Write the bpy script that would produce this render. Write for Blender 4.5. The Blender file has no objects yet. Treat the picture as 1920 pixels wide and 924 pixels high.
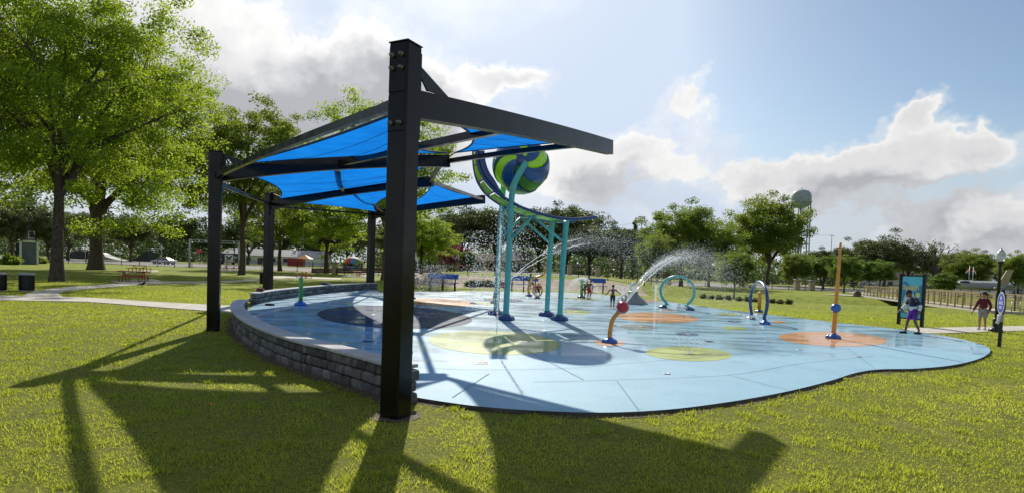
import bpy, bmesh, math, random
import numpy as np
from mathutils import Vector, Matrix, Euler, noise as mnoise
R = math.radians
scene = bpy.context.scene
COL = scene.collection

# ------------------------------------------------------------------ camera
F = 1100.0                      # focal length in pixels of the 1920 px wide photograph
CAM = Vector((0.0, 0.0, 2.0))
ROLL, PITCH = R(2.15), R(-2.5)
cam_rot = Euler((R(90) + PITCH, 0, 0)).to_matrix() @ Matrix.Rotation(ROLL, 3, 'Z')
SHIFT = 39.7 + F * cam_rot[2][2] / cam_rot[2][1]
cd = bpy.data.cameras.new('camera')
cam = bpy.data.objects.new('camera', cd)
COL.objects.link(cam)
cam.matrix_world = Matrix.Translation(CAM) @ cam_rot.to_4x4()
cd.sensor_width = 36.0
cd.lens = 36.0 * F / 1920.0
cd.shift_y = SHIFT / 1920.0
cd.clip_start = 0.05
cd.clip_end = 6000
scene.camera = cam

# ------------------------------------------------------------------ sun, sky, exposure
SUN_EL = R(33.4)
KX = 0.123                                        # the sun stands a little left of straight ahead
SUN = Vector((-KX, 1.0, math.tan(SUN_EL) * math.hypot(1, KX))).normalized()
sl = bpy.data.lights.new('sun', 'SUN')
sl.energy = 4.7
sl.angle = R(0.6)
sl.color = (1.0, 0.93, 0.80)
so = bpy.data.objects.new('sun', sl)
COL.objects.link(so)
so.rotation_euler = SUN.to_track_quat('Z', 'Y').to_euler()
so.location = SUN * 60
scene.view_settings.view_transform = 'Standard'
scene.view_settings.look = 'None'
scene.view_settings.exposure = 0.27
scene.view_settings.gamma = 1.0
scene.view_settings.use_curve_mapping = False
scene.cycles.max_bounces = 6
scene.cycles.diffuse_bounces = 3
scene.cycles.glossy_bounces = 3
scene.cycles.transparent_max_bounces = 12
scene.cycles.transmission_bounces = 6
scene.cycles.caustics_reflective = False
scene.cycles.caustics_refractive = False
scene.cycles.sample_clamp_indirect = 6.0
scene.cycles.use_denoising = True


def ray(px, py):
    """direction through a pixel of the photograph, scaled to one metre of depth"""
    u = (px - 960.0) / F
    v = -(py - 462.0 - SHIFT) / F
    d = cam_rot @ Vector((u, v, -1.0))
    return d / d.y


def G(px, py, z=0.0):
    d = ray(px, py)
    return CAM + d * ((z - CAM.z) / d.z)


def P(px, py, Y):
    return CAM + ray(px, py) * Y


world = bpy.data.worlds.new('World')
scene.world = world
world.use_nodes = True
wt = world.node_tree
wt.nodes.clear()


class NT:
    """small helper that wires shader nodes"""
    def __init__(s, tree):
        s.t = tree

    def n(s, typ, **kw):
        x = s.t.nodes.new(typ)
        for k, v in kw.items():
            setattr(x, k, v)
        return x

    def set(s, sock, v):
        if isinstance(v, bpy.types.NodeSocket):
            s.t.links.new(v, sock)
        else:
            sock.default_value = v

    def math(s, op, a, b=0.0, c=0.0, clamp=False):
        x = s.n('ShaderNodeMath', operation=op, use_clamp=clamp)
        s.set(x.inputs[0], a); s.set(x.inputs[1], b); s.set(x.inputs[2], c)
        return x.outputs[0]

    def vmath(s, op, a, b=(0, 0, 0), scale=None):
        x = s.n('ShaderNodeVectorMath', operation=op)
        s.set(x.inputs[0], a)
        if op == 'SCALE':
            s.set(x.inputs['Scale'], scale)
        else:
            s.set(x.inputs[1], b)
        return x.outputs['Value'] if op in ('DOT_PRODUCT', 'LENGTH', 'DISTANCE') else x.outputs['Vector']

    def noise(s, vec, scale, detail=4, rough=0.55, dist=0.0, out='Fac'):
        x = s.n('ShaderNodeTexNoise')
        if vec is not None:
            s.set(x.inputs['Vector'], vec)
        x.inputs['Scale'].default_value = scale
        x.inputs['Detail'].default_value = detail
        x.inputs['Roughness'].default_value = rough
        x.inputs['Distortion'].default_value = dist
        return x.outputs[out]

    def ss(s, v, a, b, lo=0.0, hi=1.0):
        x = s.n('ShaderNodeMapRange', interpolation_type='SMOOTHSTEP')
        s.set(x.inputs['Value'], v)
        s.set(x.inputs['From Min'], a); s.set(x.inputs['From Max'], b)
        s.set(x.inputs['To Min'], lo); s.set(x.inputs['To Max'], hi)
        return x.outputs['Result']

    def mix(s, f, a, b, blend='MIX'):
        x = s.n('ShaderNodeMix', data_type='RGBA', blend_type=blend)
        s.set(x.inputs[0], f); s.set(x.inputs[6], a); s.set(x.inputs[7], b)
        return x.outputs[2]


def rgba(c):
    return (c[0], c[1], c[2], 1.0)


# the sky: clear air plus a broken layer of cumulus, thicker banks where the photograph shows them
w = NT(wt)
tc = w.n('ShaderNodeTexCoord')
D = tc.outputs['Generated']
sky = w.n('ShaderNodeTexSky', sky_type='NISHITA')
sky.sun_disc = False
sky.sun_elevation = SUN_EL
sky.sun_rotation = math.atan2(SUN.x, SUN.y)
sky.altitude = 50
sky.air_density = 1.0
sky.dust_density = 1.2
sky.ozone_density = 1.0
sepd = w.n('ShaderNodeSeparateXYZ')
w.set(sepd.inputs[0], D)
dz = w.math('ADD', w.math('MAXIMUM', sepd.outputs['Z'], 0.0), 0.30)
cloud_plane = w.vmath('DIVIDE', D, (1, 1, 1))
dzv = w.n('ShaderNodeCombineXYZ')
for i_ in range(3):
    w.set(dzv.inputs[i_], dz)
w.set(cloud_plane.node.inputs[1], dzv.outputs[0])
warp = w.vmath('SCALE', w.vmath('SUBTRACT', w.noise(D, 8.0, 4, 0.62, out='Color'), (0.5, 0.5, 0.5)), scale=0.17)
DW = w.vmath('ADD', D, warp)


def bank(vec, f, px, py, rx, ry, tilt, amp):
    """adds a soft ellipse of cloud (or of clear air) about one direction of the sky; radii in photo pixels"""
    c = ray(px, py).normalized()
    right = c.cross(Vector((0, 0, 1))).normalized()
    up = right.cross(c).normalized()
    k = c.y / F
    a, b = math.cos(R(tilt)), math.sin(R(tilt))
    e1, e2 = right * a + up * b, up * a - right * b
    M = Matrix((e1, e2, e1.cross(e2))).transposed()
    mp = w.n('ShaderNodeMapping', vector_type='TEXTURE')
    w.set(mp.inputs['Vector'], vec)
    mp.inputs['Location'].default_value = c
    mp.inputs['Rotation'].default_value = M.to_euler()
    mp.inputs['Scale'].default_value = (rx * k * 1.35, ry * k * 1.35, .3)
    g = w.n('ShaderNodeTexGradient', gradient_type='SPHERICAL')
    w.set(g.inputs['Vector'], mp.outputs[0])
    return w.math('MULTIPLY_ADD', g.outputs['Fac'], amp * 1.5, f)


BANKS = [  # x, y, radius x, radius y, tilt, amount
    (430, 150, 370, 115, -4, .42), (330, 60, 260, 120, 0, .18), (700, 130, 210, 85, -20, .30), (640, 270, 330, 60, 0, .14), (580, 30, 150, 60, 30, -.16),
    (955, 148, 85, 34, 6, .62), (1305, 165, 88, 36, 32, .55), (1335, 214, 60, 32, -5, .42), (1690, 205, 80, 38, 14, .72),
    (1440, 340, 100, 38, 0, .40), (1590, 315, 100, 75, 14, .38), (1730, 290, 165, 48, 10, .40), (1865, 250, 60, 40, 25, .34),
    (1180, 285, 160, 44, 0, .34), (1850, 425, 210, 55, 0, .50), (1070, 350, 110, 40, 0, .26),
    (1640, 110, 380, 140, -8, -.34), (1130, 90, 260, 130, 0, -.28), (1430, 80, 260, 170, 0, -.28), (1480, 210, 170, 80, 0, -.20), (1760, 400, 200, 40, 8, -.12),
]


def field(vec, plane, d1, d2, banks):
    f = w.math('MULTIPLY_ADD', w.noise(vec, 15.0, d2, 0.62), .34, w.math('MULTIPLY', w.noise(plane, 2.3, d1, 0.60, 0.2), 0.66)) if d2 else w.math('MULTIPLY_ADD', w.noise(plane, 2.3, d1, 0.60, 0.2), .66, .17)
    for b_ in banks:
        f = bank(vec, f, *b_)
    return f


f1 = field(DW, cloud_plane, 6, 4, BANKS)
off = (-.018, 0.0, .062)
f2 = field(w.vmath('ADD', DW, off), w.vmath('ADD', cloud_plane, tuple(2.2 * c_ for c_ in off)), 4, 2, [b_ for b_ in BANKS if b_[5] > .2 and b_[2] > 90])
alpha = w.ss(f1, 0.53, 0.71)
veil = w.ss(f1, 0.36, 0.60, 0.0, 0.38)
alpha = w.math('MAXIMUM', alpha, veil)
thick = w.math('MULTIPLY_ADD', w.ss(f1, 0.60, 1.05), .35, w.ss(f2, 0.49, 0.88, 0.0, 0.70), clamp=True)
toward = w.math('MAXIMUM', w.vmath('DOT_PRODUCT', D, tuple(SUN)), 0.0)
glow = w.math('POWER', toward, 12.0)
lit = w.math('MULTIPLY_ADD', glow, 2.0, 5.6)
dark = w.math('MULTIPLY_ADD', glow, .5, 3.0)
mixb = w.n('ShaderNodeMix')
w.set(mixb.inputs[0], thick); w.set(mixb.inputs[2], lit); w.set(mixb.inputs[3], dark)
tintc = w.mix(thick, (1.0, 0.99, 0.97, 1), (0.93, 0.95, 1.02, 1))
cl = w.vmath('SCALE', tintc, scale=mixb.outputs[0])
horizon = w.ss(sepd.outputs['Z'], 0.0, 0.26, 0.80, 0.0)
skyc = w.vmath('MULTIPLY', sky.outputs[0], (.54, .60, .63))
skyc = w.vmath('MINIMUM', skyc, (4.1, 4.75, 5.8))
skyc = w.mix(horizon, skyc, (3.5, 4.0, 4.7, 1))
skyc = w.mix(w.math('MULTIPLY_ADD', w.math('POWER', toward, 60.0), 0.95, 0.0, clamp=True), skyc, (7.2, 7.3, 7.5, 1))
final = w.mix(alpha, skyc, cl)
bg = w.n('ShaderNodeBackground')
w.set(bg.inputs['Color'], final)
bg.inputs['Strength'].default_value = 0.135
wo = w.n('ShaderNodeOutputWorld')
w.set(wo.inputs['Surface'], bg.outputs[0])
world.cycles.sampling_method = 'MANUAL'
world.cycles.sample_map_resolution = 512

# ------------------------------------------------------------------ materials
MATS = {}


def new_mat(name):
    m = bpy.data.materials.new(name)
    m.use_nodes = True
    m.node_tree.nodes.clear()
    t = NT(m.node_tree)
    o = t.n('ShaderNodeOutputMaterial')
    MATS[name] = m
    return m, t, o


def plain(name, c, rough=0.6, metal=0.0, var=0.18, vscale=6.0, bump=0.0, bscale=40.0, rand=0.0, coat=0.0, spec=0.5, c2=None, patch=0.0):
    """painted or raw surface with colour variation, wear and fine relief"""
    m, t, o = new_mat(name)
    b = t.n('ShaderNodeBsdfPrincipled')
    tcx = t.n('ShaderNodeTexCoord')
    ob = tcx.outputs['Object']
    n1 = t.noise(ob, vscale, 5, 0.6)
    dark = tuple(x * (1 - var) for x in c); light = tuple(min(1, x * (1 + var)) for x in c)
    col = t.mix(t.ss(n1, 0.3, 0.7), rgba(dark), rgba(light))
    if c2 is not None:
        col = t.mix(t.ss(t.noise(ob, vscale * .37, 6, 0.65), 0.5, 0.7, 0, patch), col, rgba(c2))
    if rand:
        oi = t.n('ShaderNodeObjectInfo')
        k = t.math('ADD', 1 - rand, t.math('MULTIPLY', oi.outputs['Random'], 2 * rand))
        col = t.vmath('SCALE', col, scale=k)
    t.set(b.inputs['Base Color'], col)
    t.set(b.inputs['Roughness'], t.ss(t.noise(ob, vscale * 2.3, 4), 0.25, 0.75, max(0.02, rough - .1), min(1, rough + .1)))
    b.inputs['Metallic'].default_value = metal
    b.inputs['Specular IOR Level'].default_value = spec
    if coat:
        b.inputs['Coat Weight'].default_value = coat
        b.inputs['Coat Roughness'].default_value = 0.08
    if bump:
        bp = t.n('ShaderNodeBump')
        bp.inputs['Strength'].default_value = min(1.0, bump)
        bp.inputs['Distance'].default_value = 0.02
        t.set(bp.inputs['Height'], t.noise(ob, bscale, 6, 0.6))
        t.set(b.inputs['Normal'], bp.outputs[0])
    t.set(o.inputs['Surface'], b.outputs[0])
    return m


def leafy(name, dark, light, trans=0.45, tcol=None, rough=0.55):
    """leaves and blades: a tint attribute picks the colour, light passes through them"""
    m, t, o = new_mat(name)
    at = t.n('ShaderNodeAttribute')
    at.attribute_name = 'tint'
    col = t.mix(at.outputs['Fac'], rgba(dark), rgba(light))
    b = t.n('ShaderNodeBsdfPrincipled')
    t.set(b.inputs['Base Color'], col)
    b.inputs['Roughness'].default_value = rough
    b.inputs['Specular IOR Level'].default_value = 0.35
    tr = t.n('ShaderNodeBsdfTranslucent')
    tc_ = t.mix(0.5, col, rgba(tcol)) if tcol else col
    t.set(tr.inputs['Color'], t.vmath('SCALE', tc_, scale=1.9))
    mx = t.n('ShaderNodeMixShader')
    mx.inputs[0].default_value = trans
    t.set(mx.inputs[1], b.outputs[0]); t.set(mx.inputs[2], tr.outputs[0])
    t.set(o.inputs['Surface'], mx.outputs[0])
    return m


# ------------------------------------------------------------------ mesh helpers
class MB:
    """collects shapes; build() links them as one mesh object"""
    def __init__(s):
        s.v = []; s.f = []; s.smooth = []

    def add(s, verts, faces, smooth=False):
        k = len(s.v)
        s.v += [tuple(p) for p in verts]
        s.f += [tuple(i + k for i in q) for q in faces]
        s.smooth += [smooth] * len(faces)
        return s

    def box(s, c, size, rz=0.0, rot=None, bev=0.0):
        hx, hy, hz = (d / 2 for d in size)
        M = rot if rot is not None else Matrix.Rotation(rz, 3, 'Z')
        c = Vector(c)
        if bev <= 0:
            vs = [c + M @ Vector((x * hx, y * hy, z * hz)) for z in (-1, 1) for x, y in ((-1, -1), (1, -1), (1, 1), (-1, 1))]
            return s.add(vs, [(3, 2, 1, 0), (4, 5, 6, 7), (0, 1, 5, 4), (1, 2, 6, 5), (2, 3, 7, 6), (3, 0, 4, 7)])
        b = min(bev, hx * .9, hy * .9, hz * .9)
        vs = []
        for z, ins in ((-hz, b), (-hz + b, 0), (hz - b, 0), (hz, b)):
            ex, ey = hx - ins, hy - ins
            cx, cy = ex - (b if not ins else b * .4), ey - (b if not ins else b * .4)
            for x, y in ((-cx, -ey), (cx, -ey), (ex, -cy), (ex, cy), (cx, ey), (-cx, ey), (-ex, cy), (-ex, -cy)):
                vs.append(c + M @ Vector((x, y, z)))
        fs = [tuple(range(7, -1, -1)), tuple(range(24, 32))]
        for k in range(3):
            for i in range(8):
                j = (i + 1) % 8
                fs.append((k * 8 + i, k * 8 + j, k * 8 + 8 + j, k * 8 + 8 + i))
        return s.add(vs, fs)

    def tube(s, pts, r, n=10, closed=False, cap=True, flat=1.0, smooth=True):
        pts = [Vector(p) for p in pts]
        m = len(pts)
        rr = r if isinstance(r, (list, tuple)) else [r] * m
        up = Vector((0, 0, 1))
        t0 = (pts[1] - pts[0]).normalized()
        if abs(t0.dot(up)) > .95:
            up = Vector((1, 0, 0))
        nrm = (up - t0 * up.dot(t0)).normalized()
        vs = []
        for i in range(m):
            a = pts[i - 1] if (i > 0 or closed) else pts[i]
            b = pts[(i + 1) % m] if (i < m - 1 or closed) else pts[i]
            t = (b - a)
            t = t.normalized() if t.length > 1e-9 else t0
            nrm = (nrm - t * nrm.dot(t))
            nrm = nrm.normalized() if nrm.length > 1e-6 else Vector((1, 0, 0))
            bn = t.cross(nrm)
            for k in range(n):
                a_ = 2 * math.pi * (k + .5) / n
                vs.append(pts[i] + (nrm * math.cos(a_) + bn * math.sin(a_) * flat) * rr[i])
        fs = []
        for i in range(m if closed else m - 1):
            j = (i + 1) % m
            for k in range(n):
                l = (k + 1) % n
                fs.append((i * n + k, i * n + l, j * n + l, j * n + k))
        if cap and not closed:
            fs.append(tuple(range(n - 1, -1, -1))); fs.append(tuple(range((m - 1) * n, m * n)))
        return s.add(vs, fs, smooth)

    def beam(s, a, b, wd, ht, up=(0, 0, 1), bow=0.0, n=1, w2=None, h2=None):
        """rectangular bar from a to b; bow lifts its middle"""
        a, b = Vector(a), Vector(b)
        d = (b - a).normalized()
        side = d.cross(Vector(up)).normalized()
        u = side.cross(d).normalized()
        vs, fs = [], []
        for i in range(n + 1):
            t = i / n
            c = a.lerp(b, t) + u * (bow * 4 * t * (1 - t))
            x = (wd + ((w2 or wd) - wd) * t) / 2; y = (ht + ((h2 or ht) - ht) * t) / 2
            vs += [c - side * x - u * y, c + side * x - u * y, c + side * x + u * y, c - side * x + u * y]
        for i in range(n):
            for k in range(4):
                l = (k + 1) % 4
                fs.append((i * 4 + k, i * 4 + l, i * 4 + 4 + l, i * 4 + 4 + k))
        fs += [(3, 2, 1, 0), tuple(range(n * 4, n * 4 + 4))]
        return s.add(vs, fs)

    def lathe(s, prof, c=(0, 0, 0), n=20, axis=None, smooth=True, lobes=0, lob=0.0):
        c = Vector(c)
        M = Vector(axis).to_track_quat('Z', 'Y').to_matrix() if axis is not None else Matrix.Identity(3)
        vs, fs = [], []
        for (r, z) in prof:
            for k in range(n):
                a = 2 * math.pi * k / n
                q = r * (1 + (lob * math.cos(lobes * a) if lobes else 0))
                vs.append(c + M @ Vector((q * math.cos(a), q * math.sin(a), z)))
        for i in range(len(prof) - 1):
            for k in range(n):
                l = (k + 1) % n
                fs.append((i * n + k, i * n + l, i * n + n + l, i * n + n + k))
        fs.append(tuple(range(n - 1, -1, -1))); fs.append(tuple(range((len(prof) - 1) * n, len(prof) * n)))
        return s.add(vs, fs, smooth)

    def ball(s, c, r, n=16, m=10, sq=(1, 1, 1)):
        prof = [(math.sin(math.pi * i / m) * r + 1e-5, -math.cos(math.pi * i / m) * r) for i in range(m + 1)]
        k = len(s.v)
        s.lathe(prof, (0, 0, 0), n)
        c = Vector(c)
        for i in range(k, len(s.v)):
            p = s.v[i]
            s.v[i] = (c.x + p[0] * sq[0], c.y + p[1] * sq[1], c.z + p[2] * sq[2])
        return s

    def prism(s, poly, lo, hi, M=None):
        """polygon (x, y) drawn up from lo to hi, optionally moved by a 4x4 matrix"""
        n = len(poly)
        vs = [Vector((x, y, lo)) for x, y in poly] + [Vector((x, y, hi)) for x, y in poly]
        if M is not None:
            vs = [M @ v for v in vs]
        fs = [tuple(range(n - 1, -1, -1)), tuple(range(n, 2 * n))]
        for i in range(n):
            j = (i + 1) % n
            fs.append((i, j, n + j, n + i))
        return s.add(vs, fs)

    def grid(s, fn, nu, nv, smooth=True):
        vs = [fn(i / nu, j / nv) for j in range(nv + 1) for i in range(nu + 1)]
        fs = [(j * (nu + 1) + i, j * (nu + 1) + i + 1, (j + 1) * (nu + 1) + i + 1, (j + 1) * (nu + 1) + i) for j in range(nv) for i in range(nu)]
        return s.add(vs, fs, smooth)

    def build(s, name, mat, parent=None, origin=None, world_coords=True):
        me = bpy.data.meshes.new(name)
        off = Vector((0, 0, 0))
        if parent is not None and world_coords:
            off = origin_of(parent)
        elif origin is not None:
            off = Vector(origin)
        me.from_pydata([(p[0] - off.x, p[1] - off.y, p[2] - off.z) for p in s.v], [], s.f)
        me.polygons.foreach_set('use_smooth', s.smooth)
        me.materials.append(MATS[mat] if isinstance(mat, str) else mat)
        me.validate()
        o = bpy.data.objects.new(name, me)
        COL.objects.link(o)
        if parent is not None:
            o.parent = parent
        elif origin is not None:
            o.location = origin
        return o


def origin_of(o):
    p = Vector((0, 0, 0))
    while o is not None:
        p += o.location
        o = o.parent
    return p


def thing(name, label, cat, loc=(0, 0, 0), rotz=0.0, group=None):
    o = bpy.data.objects.new(name, None)
    COL.objects.link(o)
    o.location = loc
    o.rotation_euler = (0, 0, rotz)
    o.empty_display_size = .2
    o['label'] = label
    o['category'] = cat
    if group:
        o['group'] = group
    return o


def tag(o, label=None, cat=None, group=None, kind=None):
    if label: o['label'] = label
    if cat: o['category'] = cat
    if group: o['group'] = group
    if kind: o['kind'] = kind
    return o


def dup(root, loc, rotz=0.0, label=None, scale=None, group=None):
    """a copy of a thing with copies of its parts and sub-parts"""
    r = root.copy(); COL.objects.link(r)
    r.location = loc
    r.rotation_euler = (0, 0, rotz)
    if scale is not None:
        r.scale = scale if not isinstance(scale, (int, float)) else (scale,) * 3
    if label: r['label'] = label
    if group: r['group'] = group
    for ch in list(root.children):
        c = ch.copy(); COL.objects.link(c); c.parent = r
        for g in list(ch.children):
            d = g.copy(); COL.objects.link(d); d.parent = c
    return r


def fast_mesh(name, verts, faces_n, mat, tint=None, smooth=False):
    """numpy mesh of equal polygons: verts (N*k, 3), k corners each"""
    k = faces_n
    nv = len(verts); nf = nv // k
    me = bpy.data.meshes.new(name)
    me.vertices.add(nv); me.loops.add(nv); me.polygons.add(nf)
    me.vertices.foreach_set('co', np.ascontiguousarray(verts, dtype=np.float32).ravel())
    me.loops.foreach_set('vertex_index', np.arange(nv, dtype=np.int32))
    me.polygons.foreach_set('loop_start', np.arange(0, nv, k, dtype=np.int32))
    if tint is not None:
        a = me.attributes.new('tint', 'FLOAT', 'POINT')
        a.data.foreach_set('value', np.ascontiguousarray(np.clip(np.repeat(tint, k), 0, 1), dtype=np.float32))
    me.update(calc_edges=True)
    me.materials.append(MATS[mat])
    return me


def smooth01(a, b, x):
    t = np.clip((x - a) / (b - a), 0, 1)
    return t * t * (3 - 2 * t)


def hgt(x, y):
    """height of the land: flat lawn, a bank below the road in the middle, a ditch under the footbridge"""
    x = np.asarray(x, float); y = np.asarray(y, float)
    h = np.full(np.broadcast(x, y).shape, -0.06)
    bankm = smooth01(-15, -9.5, x) * (1 - smooth01(15, 27, x))
    h = h + 1.05 * bankm * smooth01(57, 64, y) 
    dm = smooth01(9, 20, x) * (1 - smooth01(130, 170, x))
    dy = (y - 62 - 2.0 * np.sin(x * .08)) / 12.5
    h = h - 1.25 * dm * np.where(np.abs(dy) < 1, .5 + .5 * np.cos(np.pi * np.clip(dy, -1, 1)), 0)
    h = h + 0.03 * np.sin(x * .35 + 1) * np.sin(y * .27) * smooth01(20, 40, y)
    return h


def GT(px, py):
    """point of the land seen through a pixel"""
    d = ray(px, py)
    ys = np.geomspace(3.0, 900.0, 2500)
    X = CAM.x + d.x * ys; Z = CAM.z + d.z * ys
    under = np.nonzero(Z <= hgt(X, ys))[0]
    y = ys[under[0]] if len(under) else 900.0
    return Vector((CAM.x + d.x * y, y, float(hgt(CAM.x + d.x * y, y))))


def on_land(x, y):
    return Vector((x, y, float(hgt(x, y))))


def in_poly(px, py, poly):
    px = np.asarray(px); py = np.asarray(py)
    inside = np.zeros(px.shape, bool)
    n = len(poly)
    for i in range(n):
        x1, y1 = poly[i]; x2, y2 = poly[(i + 1) % n]
        c = ((y1 > py) != (y2 > py)) & (px < (x2 - x1) * (py - y1) / ((y2 - y1) if y2 != y1 else 1e-9) + x1)
        inside ^= c
    return inside


def spline(pts, n=8, closed=False):
    """Catmull-Rom through the points"""
    pts = [Vector(p) for p in pts]
    m = len(pts); out = []
    for i in range(m if closed else m - 1):
        p0 = pts[(i - 1) % m] if (closed or i > 0) else pts[i]
        p1, p2 = pts[i], pts[(i + 1) % m]
        p3 = pts[(i + 2) % m] if (closed or i < m - 2) else p2
        for k in range(n):
            t = k / n
            out.append(.5 * ((2 * p1) + (p2 - p0) * t + (2 * p0 - 5 * p1 + 4 * p2 - p3) * t * t + (3 * p1 - p0 - 3 * p2 + p3) * t ** 3))
    if not closed:
        out.append(pts[-1])
    return out
# ------------------------------------------------------------------ palette
plain('black_steel', (.0085, .0066, .0055), .22, .0, .06, 1.2, spec=.24)
plain('black_metal', (.011, .011, .012), .4, .0, .2, 8, spec=.4)
plain('bolt_steel', (.16, .15, .13), .4, .8, .2, 30)
plain('stone_block', (.105, .102, .10), .9, 0, .42, 7, bump=.9, bscale=38, rand=.5, c2=(.24, .235, .225), patch=.5)
plain('stone_block_light', (.165, .16, .15), .9, 0, .4, 7, bump=.9, bscale=38, rand=.3, c2=(.13, .13, .13), patch=.6)
plain('cap_concrete', (.42, .41, .40), .85, 0, .12, 5, bump=.25, bscale=90, rand=.08)
plain('concrete', (.47, .44, .39), .9, 0, .14, 1.3, bump=.3, bscale=60, c2=(.33, .30, .26), patch=.4)
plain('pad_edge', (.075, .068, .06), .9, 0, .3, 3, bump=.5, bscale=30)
plain('asphalt', (.21, .20, .19), .92, 0, .2, .35, bump=.3, bscale=20, c2=(.27, .26, .24), patch=.5)
plain('tan_concrete', (.27, .215, .155), .92, 0, .2, .8, bump=.5, bscale=12, c2=(.24, .19, .14), patch=.5)
plain('timber_brown', (.11, .065, .042), .9, 0, .25, 2, bump=.4, bscale=20)
plain('soil', (.085, .06, .036), .95, 0, .3, 5, bump=.6, bscale=30)
plain('teal_paint', (.075, .40, .38), .32, 0, .1, 3, coat=.4, c2=(.10, .44, .42), patch=.5)
plain('blue_paint', (.006, .045, .17), .3, 0, .18, 5, coat=.5)
plain('bright_blue_paint', (.01, .10, .42), .3, 0, .15, 5, coat=.5)
plain('green_paint', (.05, .36, .055), .35, 0, .12, 5, coat=.4)
plain('globe_blue', (.008, .075, .27), .32, 0, .15, 5, coat=.4)
plain('lime_paint', (.42, .80, .02), .35, 0, .1, 4, coat=.3)
plain('dark_lime', (.05, .18, .02), .5, 0, .2, 4)
plain('orange_paint', (.62, .26, .03), .35, 0, .14, 5, coat=.4)
plain('red_paint', (.45, .008, .02), .28, 0, .14, 5, coat=.5)
plain('red_coating', (.36, .028, .02), .45, 0, .22, 8)
plain('white_paint', (.74, .74, .72), .5, 0, .08, 4)
plain('grey_paint', (.32, .34, .34), .55, 0, .12, 4)
plain('tower_paint', (.27, .32, .33), .6, 0, .12, .25)
plain('rock_grey', (.23, .25, .25), .8, 0, .25, 6, bump=.6, bscale=18)
plain('bark', (.075, .055, .042), .95, 0, .45, 7, bump=1.0, bscale=16)
plain('yellow_rail', (.23, .18, .07), .6, 0, .18, 2)
plain('slate_siding', (.13, .15, .20), .8, 0, .14, 2)
plain('slate_dark', (.035, .038, .05), .8, 0, .2, 2)
plain('trim_white', (.68, .68, .66), .6, 0, .06, 2)
plain('shingle_brown', (.10, .075, .06), .9, 0, .3, 3)
plain('shingle_grey', (.42, .42, .41), .7, 0, .14, 1)
plain('tan_stone', (.46, .37, .25), .9, 0, .3, 5, bump=.6, bscale=14)
plain('rust_red', (.30, .02, .02), .5, 0, .15, 1)
plain('window_dark', (.012, .015, .018), .12, 0, .2, 1)
plain('car_white', (.72, .73, .74), .25, 0, .04, 2, coat=.8)
plain('car_silver', (.42, .43, .44), .25, .4, .05, 2, coat=.8)
plain('car_dark', (.03, .035, .045), .25, 0, .1, 2, coat=.8)
plain('car_red', (.34, .02, .02), .25, 0, .1, 2, coat=.8)
plain('car_tan', (.36, .31, .24), .3, .2, .06, 2, coat=.7)
plain('tyre', (.012, .012, .012), .9, 0, .2, 20)
plain('rim', (.42, .42, .43), .35, .7, .1, 10)
plain('lamp_lens', (.7, .7, .68), .15, 0, .03, 10)
plain('tail_red', (.4, .01, .01), .2, 0, .03, 10)
plain('skin_dark', (.15, .075, .045), .55, 0, .1, 12)
plain('skin_mid', (.38, .20, .13), .55, 0, .1, 12)
plain('hair_black', (.012, .009, .008), .8, 0, .3, 30, bump=.8, bscale=60)
plain('cloth_navy', (.012, .016, .055), .85, 0, .2, 10)
plain('cloth_white', (.66, .66, .66), .85, 0, .08, 10)
plain('cloth_purple', (.12, .015, .28), .8, 0, .2, 10)
plain('cloth_maroon', (.115, .012, .026), .85, 0, .2, 10)
plain('cloth_grey', (.30, .30, .31), .85, 0, .15, 12)
plain('cloth_black', (.016, .016, .02), .85, 0, .2, 12)
plain('cloth_green', (.02, .23, .10), .85, 0, .2, 12)
plain('cloth_red', (.42, .02, .025), .8, 0, .2, 12)
plain('cloth_khaki', (.33, .27, .11), .85, 0, .15, 12)
plain('cloth_olive', (.05, .055, .02), .85, 0, .15, 12)
plain('cloth_blue', (.03, .06, .22), .85, 0, .15, 12)
plain('sign_blue', (.05, .27, .46), .45, 0, .03, 4)
plain('sign_cyan', (.14, .58, .74), .45, 0, .10, 14)
plain('sign_pale', (.55, .70, .78), .45, 0, .05, 8)
plain('sign_yellow', (.80, .74, .25), .45, 0, .05, 8)
plain('sign_violet', (.075, .085, .40), .45, 0, .06, 8)
plain('sign_red', (.5, .015, .015), .5, 0, .06, 8)
plain('sign_orange', (.72, .28, .01), .5, 0, .06, 8)
plain('rainbow_red', (.45, .05, .05), .7, 0, .1, 3)
plain('rainbow_orange', (.7, .3, .03), .7, 0, .1, 3)
plain('rainbow_green', (.06, .3, .14), .7, 0, .1, 3)
plain('rainbow_blue', (.12, .2, .45), .7, 0, .1, 3)
plain('camo_tan', (.34, .27, .16), .6, 0, .1, .6, c2=(.08, .08, .07), patch=.9)
plain('camo_grey', (.26, .26, .25), .55, 0, .1, .6, c2=(.07, .07, .075), patch=.9)
plain('wire_metal', (.05, .05, .055), .5, .3, .1, 3)
plain('galvanised', (.36, .38, .40), .45, .5, .12, 4)
leafy('leaf_bright', (.034, .080, .008), (.165, .245, .014), .51, (.33, .42, .02))
leafy('leaf_mid', (.030, .066, .009), (.11, .165, .015), .44, (.22, .28, .02))
leafy('leaf_oak', (.032, .054, .014), (.115, .145, .038), .30)
leafy('leaf_far', (.034, .058, .015), (.09, .125, .028), .28)
leafy('leaf_red', (.05, .006, .012), (.16, .02, .03), .40)
leafy('leaf_round', (.022, .055, .008), (.10, .175, .016), .36, (.18, .26, .02))
leafy('blade', (.066, .116, .012), (.30, .325, .05), .48, (.44, .47, .04))


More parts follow.
